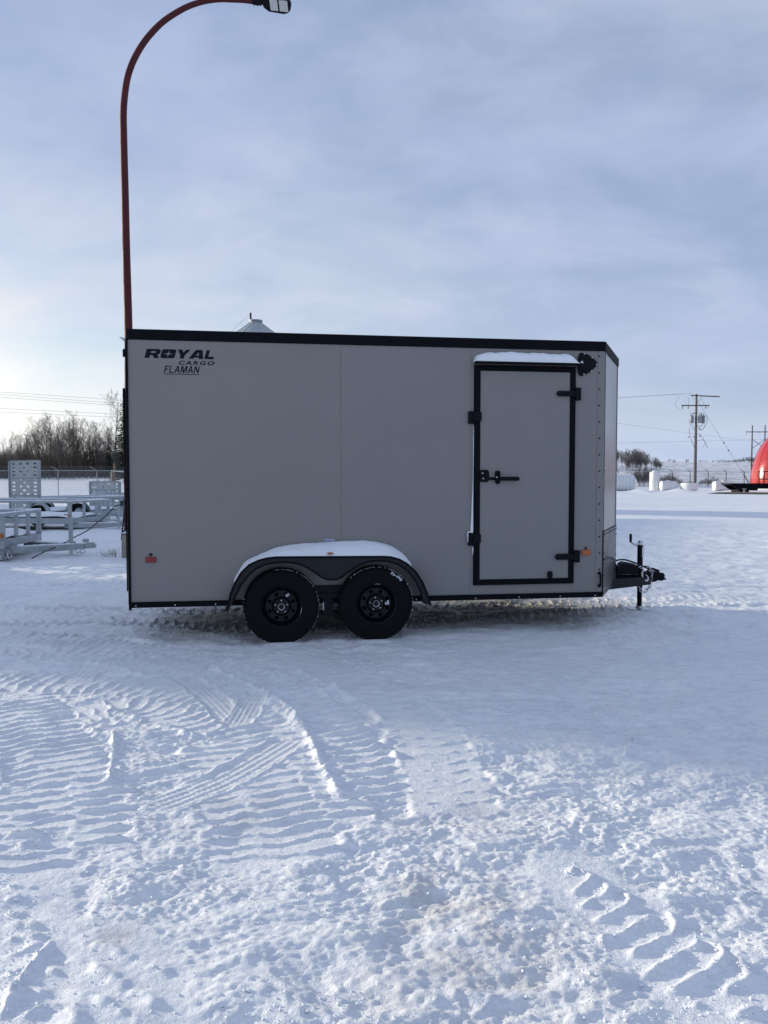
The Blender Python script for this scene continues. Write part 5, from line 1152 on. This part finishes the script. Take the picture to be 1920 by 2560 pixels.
# red bin
YB = 84; cb = at(1978, 1216, YB); rB = at(1960, 1216, YB).x-at(1878, 1216, YB).x; HB = at(1960, 1072, YB).z-at(1960, 1212, YB).z
gb_ = HZ(cb.x, cb.y+rB*.2)
rb = empty('red_bin', (cb.x, cb.y+1.2, gb_), 0, 'huge glossy red dome-shaped bin with white foot, cut off by the right edge', 'grain bin')
zb0 = at(1900, 1212, YB).z-gb_; prof = [(0, HB+zb0)]
for k in range(1, 25): a = math.pi/2*(1-k/24); prof.append((rB*math.cos(a), zb0+HB*math.sin(a)))
m = MB(); m.lathe(prof[::-1], (0, 0, 0), 'z', 72); m.build('shell', 'red_gloss', rb, smooth='all')
m = MB(); m.lathe([(rB*.55, -.6), (rB*.80, zb0-.75), (rB*.97, zb0-.1), (rB*1.002, zb0)], (0, 0, 0), 'z', 60); m.build('foot', 'white_paint', rb, smooth=True)
m = MB()
for k in range(12):
    t = 2*math.pi*k/12+.2; m.tube([((r+.012)*math.cos(t), (r+.012)*math.sin(t), z) for r, z in prof[3:]], .02, 4)
m.build('panel_seam', 'red_gloss', rb)
# black flatbed with railing
YF = 76; e = at(1829, 1210, YF)
fb = empty('flatbed_trailer', (e.x, YF, HZ(e.x, YF)), 0, 'black flatbed trailer with railed end standing in front of the red bin', 'flatbed trailer')
def fz(y): return at(1860, y, YF).z-fb.location.z
def fx(x): return at(x, 1210, YF).x-e.x
m = MB(); m.box(fx(1829), fx(2060), 0, 2.4, fz(1211.5), fz(1208.5)); m.prism([(fx(1829), fz(1212)), (fx(1836), fz(1215.5)), (fx(1851), fz(1226)), (fx(1895), fz(1226.5)), (fx(1897), fz(1222)), (fx(2060), fz(1221)), (fx(2060), fz(1212))], .1, .3); m.prism([(fx(1829), fz(1212)), (fx(1836), fz(1215.5)), (fx(1851), fz(1226)), (fx(1895), fz(1226.5)), (fx(1897), fz(1222)), (fx(2060), fz(1221)), (fx(2060), fz(1212))], 2.1, 2.3); m.build('frame', 'black_trim', fb, bevel=.01)
m = MB(); m.box(fx(1852), fx(1877), .31, 2.09, fz(1231), fz(1224)); m.build('tool_box', 'black_plastic', fb, bevel=.03)
for x in (1898, 1910.5, 1923, 1940): m = MB(); m.box(fx(x)-.04, fx(x)+.04, .02, .1, fz(1208.4), fz(1178)); m.build('post', 'black_trim', fb)
m = MB()
for y in (1178.5, 1197.5): m.box(fx(1898), fx(1940), .0, .019, fz(y+1.3), fz(y-.6))
m.build('rail', 'black_trim', fb)
m = MB(); m.box(fx(1860)-.05, fx(1860)+.05, -.1, -.0, .0, fz(1222)); m.box(fx(1858)-.12, fx(1864)+.05, -.1, 0, fz(1223), fz(1221.5)); m.build('jack', 'alu', fb)
for x in (1985, 2010): m = MB(); m.lathe([(.2, -.15), (.42, -.14), (.45, -.1), (.45, .1), (.42, .14), (.2, .15), (0, .12)], (fx(x), .2, .45), 'y', 28); m.build('wheel', 'rubber', fb, smooth=True)
# bare earth strip
m = MB(); c = at(1885, 1237, 71); pts = []
nP = 48
for k in range(nP): t = 2*math.pi*k/nP; q = 1+.16*math.sin(3*t)+.1*math.sin(7*t+1)+.06*math.sin(13*t); pts.append((4.6*math.cos(t)*q, 2.2*math.sin(t)*q))
cc = Vector((c.x+1.6, 73, 0)); inner_ = [Vector((cc.x+x*.75, cc.y+y*.7, HZ(cc.x+x*.75, cc.y+y*.7)+.14)) for x, y in pts]; outer_ = [Vector((cc.x+x, cc.y+y, HZ(cc.x+x, cc.y+y)-.05)) for x, y in pts]
m.add(inner_+outer_, [tuple(range(nP))]+[(k, (k+1) % nP, (k+1) % nP+nP, k+nP) for k in range(nP)])
o = m.build('bare_earth', 'dirt', None, smooth=True); tag(o, 'patch of bare brown earth blown clear of snow below the flatbed', None, None, 'structure')
# grain bin behind the cargo trailer
YG = 42; gc = ground_at(643, YG); k_ = YG/F; GR = 2.5; hzb = at(643, 801, YG).z-gc.z
gb = empty('grain_bin', gc, 0, 'white steel bin whose conical roof and small cap rise above the trailer roof', 'grain bin')
rc = 15*k_; zc_ = at(643, 808, YG).z-gc.z; ze = zc_-(GR-rc)*.76
m = MB(); m.lathe([(rc, zc_), (GR+.08, ze)], (0, 0, 0), 'z', 48)
for k in range(16): t = 2*math.pi*k/16; m.tube([(rc*math.cos(t), rc*math.sin(t), zc_+.01), (GR*math.cos(t), GR*math.sin(t), ze+.05)], .014, 4)
m.build('roof', 'bin_steel', gb, smooth=True)
m = MB(); pr = []
for k in range(41): pr.append((GR+(.015 if k % 2 else 0), ze*k/40))
m.lathe(pr, (0, 0, 0), 'z', 48); m.build('wall', 'bin_steel', gb, smooth=True)
m = MB(); m.lathe([(rc*.96, zc_-.02), (rc*.96, zc_+.07), (rc*1.1, zc_+.08), (rc*1.1, hzb), (0, hzb+.02)], (0, 0, 0), 'z', 28); m.build('cap', 'transformer', gb, smooth=True)
m = MB(); x = at(627.5, 800, YG).x-gc.x; m.tube([(x, -.1, zc_-.1), (x, -.1, at(627, 783, YG).z-gc.z)], .05, 8); m.build('lid_lever', 'frame_steel', gb)
m = MB(); m.tube([(x, -.1, at(627, 785, YG).z-gc.z), (x-1.6, -.1, ze+.7)], .006, 4); m.build('pull_wire', 'wire', gb)

# ------------------------------------------------------------------ trees
def bare_tree(seed, H_, spread=.35, levels=3, m_='bark', stems=1, twig=.014, dens=1.0):
    rg = random.Random(seed); T = MB(); Br = MB(); Tw = MB()
    def limb(p, d, l, r, lev, mb_):
        n = 4 if lev == 0 else 3; pts = [p]; cur_ = p.copy(); dd = d.copy(); rr = [r]
        for i in range(n*(2 if lev == 0 else 1)):
            dd = (dd+Vector((rg.gauss(0, .09), rg.gauss(0, .09), .05 if lev else .03))).normalized(); cur_ = cur_+dd*l/(n*(2 if lev == 0 else 1)); pts.append(cur_.copy()); rr.append(max(twig*.45, r*(1-(i+1)/(n*(2 if lev == 0 else 1))*(.88))))
        mb_.tube(pts, rr, 6 if lev == 0 else 3, cap=False)
        return pts, rr
    def grow(pts, rr, l, lev):
        if lev > levels: return
        k = int({1: 22, 2: 8, 3: 5}.get(lev, 3)*dens*(.75+.5*rg.random()))
        for i in range(k):
            t = (.24 if lev == 1 else .15)+(.76 if lev == 1 else .85)*(i+rg.random())/k; t = min(t, .99); f_ = t*(len(pts)-1); j = int(f_); p = pts[j].lerp(pts[j+1], f_-j); ax_ = (pts[j+1]-pts[j]).normalized(); r = rr[j]*(1-(f_-j))+rr[j+1]*(f_-j)
            a = rg.uniform(0, 6.283); o = ax_.orthogonal().normalized(); o = Matrix.Rotation(a, 3, ax_)@o
            up_ = rg.uniform(.9, 2.1) if lev == 1 else rg.uniform(.8, 1.8); d = (o+ax_*up_).normalized()
            ll = l*(spread*(1.18-t*.75) if lev == 1 else .52*(1.1-t*.5))*rg.uniform(.65, 1.15)
            q, r2 = limb(p, d, ll, max(twig*.6, r*(.5 if lev == 1 else .62)), lev, Br if lev == 1 else Tw); grow(q, r2, ll, lev+1)
    for s in range(stems):
        a = rg.uniform(0, 6.28); b = .0 if stems == 1 else rg.uniform(.15, .5)
        hh = H_*(1 if s == 0 else rg.uniform(.6, .95)); d = Vector((math.cos(a)*b*.5, math.sin(a)*b*.5, 1)).normalized()
        q, r2 = limb(Vector((math.cos(a)*b*.3, math.sin(a)*b*.3, -.1)), d, hh, H_*.0125*(1 if stems == 1 else .5), 0, T); grow(q, r2, hh, 1)
    e = empty('bare_tree', (0, 0, 0)); T.build('trunk', m_, e, smooth=True)
    Br.add(Tw.v, Tw.f); Br.build('crown', m_, e); return e
def spruce(seed, H_):
    rg = random.Random(seed); e = empty('spruce_tree', (0, 0, 0)); m = MB(); m.tube([(0, 0, -.2), (0, 0, H_)], [H_*.016, .02], 8); m.build('trunk', 'bark', e)
    m = MB(); z = H_*.06
    while z < H_*.99:
        t = z/H_; rad_ = H_*.17*(1-t)**.85+.12; k = max(4, int(13*(1-t)+4))
        for i in range(k):
            a = rg.uniform(0, 6.28); l = rad_*rg.uniform(.65, 1.15); dr = -.22*l+rg.uniform(-.1, .12); c, s = math.cos(a), math.sin(a)
            tipp = Vector((c*l, s*l, z+dr+.12*l)); base = Vector((0, 0, z+.1*l)); mid = base.lerp(tipp, .55)+Vector((0, 0, -.10*l))
            nsub = max(3, int(l*9))
            for j in range(nsub):
                f_ = (j+rg.random())/nsub; p = base.lerp(mid, f_/.55) if f_ < .55 else mid.lerp(tipp, (f_-.55)/.45); w2 = (.30*(1-f_)+.10)*min(1, l); sd = Vector((-s, c, 0))*rg.choice((-1, 1)); q = p+sd*w2*rg.uniform(.6, 1.2)+Vector((c, s, 0))*w2*.8+Vector((0, 0, -.12*rg.random()-.05))
                wv = Vector((c, s, -.3))*.045; m.add([p-wv, p+wv, q+wv*.3, q-wv*.3+Vector((0, 0, -.05))], [(0, 1, 2, 3)]); m.add([p, p+Vector((0, 0, -.08)), q+Vector((0, 0, -.06)), q], [(0, 1, 2, 3)])
        z += H_*.022*rg.uniform(.8, 1.2)+.05*(1-t)
    m.build('crown', 'needle', e); return e
protos = [bare_tree(s, h, sp, 3, mm, st) for s, h, sp, mm, st in ((1, 10, .34, 'bark', 1), (2, 10, .40, 'bark', 1), (3, 9, .42, 'bark', 2), (4, 10.5, .33, 'bark_pale', 1), (5, 9, .38, 'bark', 1), (6, 10, .36, 'bark_pale', 2))]
LB = ['slender dark leafless tree in the woods behind the left fence', 'broad dark leafless tree in the woods behind the left fence', 'twin-stemmed dark leafless tree in the woods behind the left fence', 'pale-barked slender leafless tree in the woods behind the left fence', 'narrow dark leafless tree in the woods behind the left fence', 'pale-barked twin-stemmed leafless tree in the woods behind the left fence']
used = set()
def put(idx, loc, sc__, rz, label, group, plist=None):
    pl = plist or protos
    if (id(pl), idx) in used: o = copy_tree(pl[idx])
    else: o = pl[idx]; used.add((id(pl), idx))
    o.location = loc; o.scale = (sc__[0], sc__[0], sc__[1]); o.rotation_euler = (0, 0, rz); tag(o, label, 'tree', group); return o
rg = random.Random(21)
def skyline(px):
    return float(np.interp(px, [-300, 0, 40, 75, 92, 130, 150, 175, 200, 220, 245, 262, 290, 330, 500], [1085, 1095, 1085, 1088, 1058, 1045, 1065, 1052, 1040, 1062, 1070, 1082, 1078, 1075, 1075]))
px = -330.
NTR = 0
while px < 560:
    Y = rg.uniform(112, 150); g = ground_at(px, Y); top = skyline(px)+rg.uniform(-2, 44)*(1 if rg.random() < .7 else .1)
    H_ = max(3.5, at(px, top, Y).z-g.z)*1.02; i = rg.randrange(6); k = H_/[10, 10, 9, 10.5, 9, 10][i]*1.0
    put(i, g, (k*rg.uniform(.9, 1.1), k), rg.uniform(0, 6.28), LB[i], 'bare trees of kind %d in the left woods' % (i+1)); NTR += 1
    px += rg.uniform(3.2, 8.5) if -20 < px < 330 else rg.uniform(9, 22)
print('trees', NTR)
# the tall birch and the spruces by the lamp post
bp = bare_tree(31, 14, .40, 3, 'bark', 1, .021, 1.15); g = ground_at(284, 104); bp.location = g; k = (at(288, 1000, 104).z-g.z)/14; bp.scale = (k, k, k); tag(bp, 'tallest leafless tree, standing just left of the lamp post', 'tree')
s1 = spruce(1, 13); g = ground_at(313, 98); s1.location = g; k = (at(311, 984, 98).z-g.z)/13; s1.scale = (k*.9, k*.9, k); tag(s1, 'tall dark spruce half hidden by the rear edge of the cargo trailer', 'tree')
s2 = copy_tree(s1); g = ground_at(276, 118); s2.location = g; k = (at(276, 1080, 118).z-g.z)/13; s2.scale = (k*.9, k*.9, k); tag(s2, 'shorter dark spruce under the tallest leafless tree', 'tree')
s3 = copy_tree(s1); g = ground_at(152, 140); s3.location = g; k = (at(152, 1110, 140).z-g.z)/13; s3.scale = (k*1.3, k*1.3, k); tag(s3, 'small dark spruce in the gap of the left woods', 'tree')
s4 = copy_tree(s1); g = ground_at(350, 108); s4.location = g; k = .75; s4.scale = (k, k, k); tag(s4, 'dark spruce hidden behind the cargo trailer body', 'tree')
# undergrowth: one dense thicket, uncountable
m = MB(); rg = random.Random(8)
for i in range(19000):
    px = rg.uniform(-330, 560); Y = rg.triangular(112, 158, 150); g = at(px, 1280, Y); z0_ = None; x = g.x
    left_h = .030*min(max(Y-68, 0), 62)+.022*max(Y-130, 0); h_ = rg.uniform(.8, 4.6)*(1 if Y > 118 else .5); a = rg.uniform(0, 6.28); ln = rg.uniform(.0, .5)
    b0 = Vector((x, Y, left_h-.6)); m.tube([b0, b0+Vector((math.cos(a)*ln*.4, math.sin(a)*ln*.4, h_*.6+.6)), b0+Vector((math.cos(a)*ln, math.sin(a)*ln, h_+.6))], [.035, .022, .012], 3, cap=False)
    for q in range(2):
        f_ = rg.uniform(.3, .8); p = b0+Vector((0, 0, .6+h_*f_)); a2 = rg.uniform(0, 6.28); m.tube([p, p+Vector((math.cos(a2)*.35, math.sin(a2)*.35, .5))], [.015, .009], 3, cap=False)
o = m.build('undergrowth', 'bark', None); tag(o, 'dense dark leafless undergrowth filling the foot of the left woods', 'undergrowth', None, 'stuff')
# right: wood clump and far trees
fp = [bare_tree(s, 8, .42, 3, 'far_bark', st, .028, .9) for s, st in ((41, 1), (42, 2), (43, 3))]
LF = ['single-stemmed leafless tree of the distant clump right of the cargo trailer', 'forked leafless tree of the distant clump right of the cargo trailer', 'bushy leafless tree of the distant clump right of the cargo trailer']
rg = random.Random(5)
for k in range(86):
    px = 1440+210*(rg.random()**.85) ; Y = rg.uniform(265, 320); g = ground_at(px, Y); top = float(np.interp(px, [1440, 1560, 1590, 1612, 1630, 1652], [1124, 1126, 1127, 1134, 1142, 1152]))+rg.uniform(-1, 9)
    H_ = max(2.5, at(px, top, Y).z-g.z); i = rg.randrange(3); put(i, g, (H_/8*1.1, H_/8), rg.uniform(0, 6.28), LF[i], 'distant clump trees of kind %d' % (i+1), fp)
fp2 = [copy_tree(o) for o in fp]
LG = ['tiny far single-stemmed tree on the field horizon at right', 'tiny far forked tree on the field horizon at right', 'tiny far bushy tree on the field horizon at right']
spots = [(1671, 1147), (1674, 1148), (1682, 1149), (1685, 1150), (1713, 1149), (1716, 1148), (1719, 1151), (1748, 1151), (1754, 1149), (1760, 1150), (1766, 1152), (1779, 1153), (1786, 1154)]
x = 1792
while x < 1990: spots.append((x, float(np.interp(x, [1792, 1830, 1860, 1880, 1990], [1153, 1151, 1144, 1143, 1140]))+rg.uniform(-1, 3))); x += rg.uniform(1.5, 3.0)
for px, top in spots:
    Y = rg.uniform(640, 700); g = ground_at(px, Y); H_ = max(2.2, at(px, top, Y).z-g.z); i = rg.randrange(3); put(i, g, (H_/8*1.5, H_/8), rg.uniform(0, 6.28), LG[i], 'far horizon trees of kind %d' % (i+1), fp2)
# leafless shrubs along the right fence
sh = [bare_tree(s, 2.2, .62, 3, 'bark', 4, .013, .55) for s in (51, 52)]
for o in sh: o.name = 'leafless_shrub'
spt = [(1573, 1187), (1580, 1182), (1588, 1178), (1597, 1175), (1604, 1172), (1611, 1170), (1617, 1174), (1609, 1190), (1596, 1190), (1583, 1192), (1622, 1180), (1652, 1188), (1661, 1190), (1670, 1184), (1678, 1188), (1686, 1190), (1695, 1198), (1700, 1200), (1752, 1200), (1760, 1198), (1769, 1196), (1777, 1198), (1786, 1192), (1795, 1199), (1805, 1200), (1568, 1190), (1600, 1186), (1614, 1185), (1628, 1188), (1634, 1192), (1643, 1192), (1656, 1196), (1667, 1193), (1682, 1195), (1706, 1202), (1715, 1204), (1725, 1203), (1747, 1203), (1756, 1203), (1765, 1202), (1773, 1203), (1790, 1203), (1815, 1202)]
rg = random.Random(9)
for px, top in spt:
    Y = 107.6+rg.uniform(.2, 4); g = ground_at(px, Y); H_ = max(.7, at(px, top, Y).z-g.z); i = rg.randrange(2)
    o = put(i, g, (H_/2.2*1.15, H_/2.2), rg.uniform(0, 6.28), ['dark leafless shrub with spreading stems behind the fence at right', 'dark leafless shrub with upright stems behind the fence at right'][i], 'leafless shrubs behind the right fence, kind %d' % (i+1), sh); o['category'] = 'shrub'
g = ground_at(253, 64)
for q, (px, Y, h_) in enumerate(((250, 64, 1.1), (262, 65, 1.3))):
    o = copy_tree(sh[0]); o.location = ground_at(px, Y); o.scale = (.8, .8, h_/2.2); tag(o, ['low leafless bush behind the left fence, left of the brown post', 'slightly taller leafless bush behind the left fence, touching the brown post'][q], 'shrub')

# ------------------------------------------------------------------ unseen buildings added at the left to throw the long shadows
def shadow_blocker(c, w_, d_, h_, rz, label):
    s = empty('shadow_building', c, rz, label, 'shadow_blocker'); m = MB(); m.box(-d_/2, d_/2, -w_/2, w_/2, -.2, h_)
    for k in range(int(d_/.6)): m.box(-d_/2+k*.6, -d_/2+k*.6+.05, -w_/2-.03, -w_/2, 0, h_)
    m.build('wall', 'blocker_clad', s); m = MB(); m.prism([(-d_/2-.3, h_+.001), (d_/2+.3, h_+.001), (d_/2+.3, h_+.10), (-d_/2-.3, h_+.10)], -w_/2-.2, w_/2+.2); m.build('roof', 'blocker_clad', s)
    m = MB(); m.box(-1.2, 1.2, -w_/2-.06, -w_/2-.031, .0, 2.8); m.build('door', 'white_paint', s); return s
sl_ = math.atan2(-.403, .915)
def sh_at(x, w0, w1, d_, h_, label):   # band between two shadow lines at distance x to the left
    y = (w0+w1)/2; wd = (w1-w0)*math.cos(sl_); c = Vector((x, y, 0))-Vector((math.cos(sl_), math.sin(sl_), 0))*d_/2; return shadow_blocker((c.x, c.y, 0), wd, d_, h_, sl_, label)
K = .44
yb0 = 6.05+K*(26-3.2); yb1 = 12.45+K*(26-6.5)
sh_at(-26, yb0, yb1, 7, 8.2, 'unseen small tall metal building added past the left edge to cast shadow')
sh_at(-31, 15.0+K*23, 47, 10, 8.8, 'unseen long metal building added past the left edge to cast shadow')

make_ground()
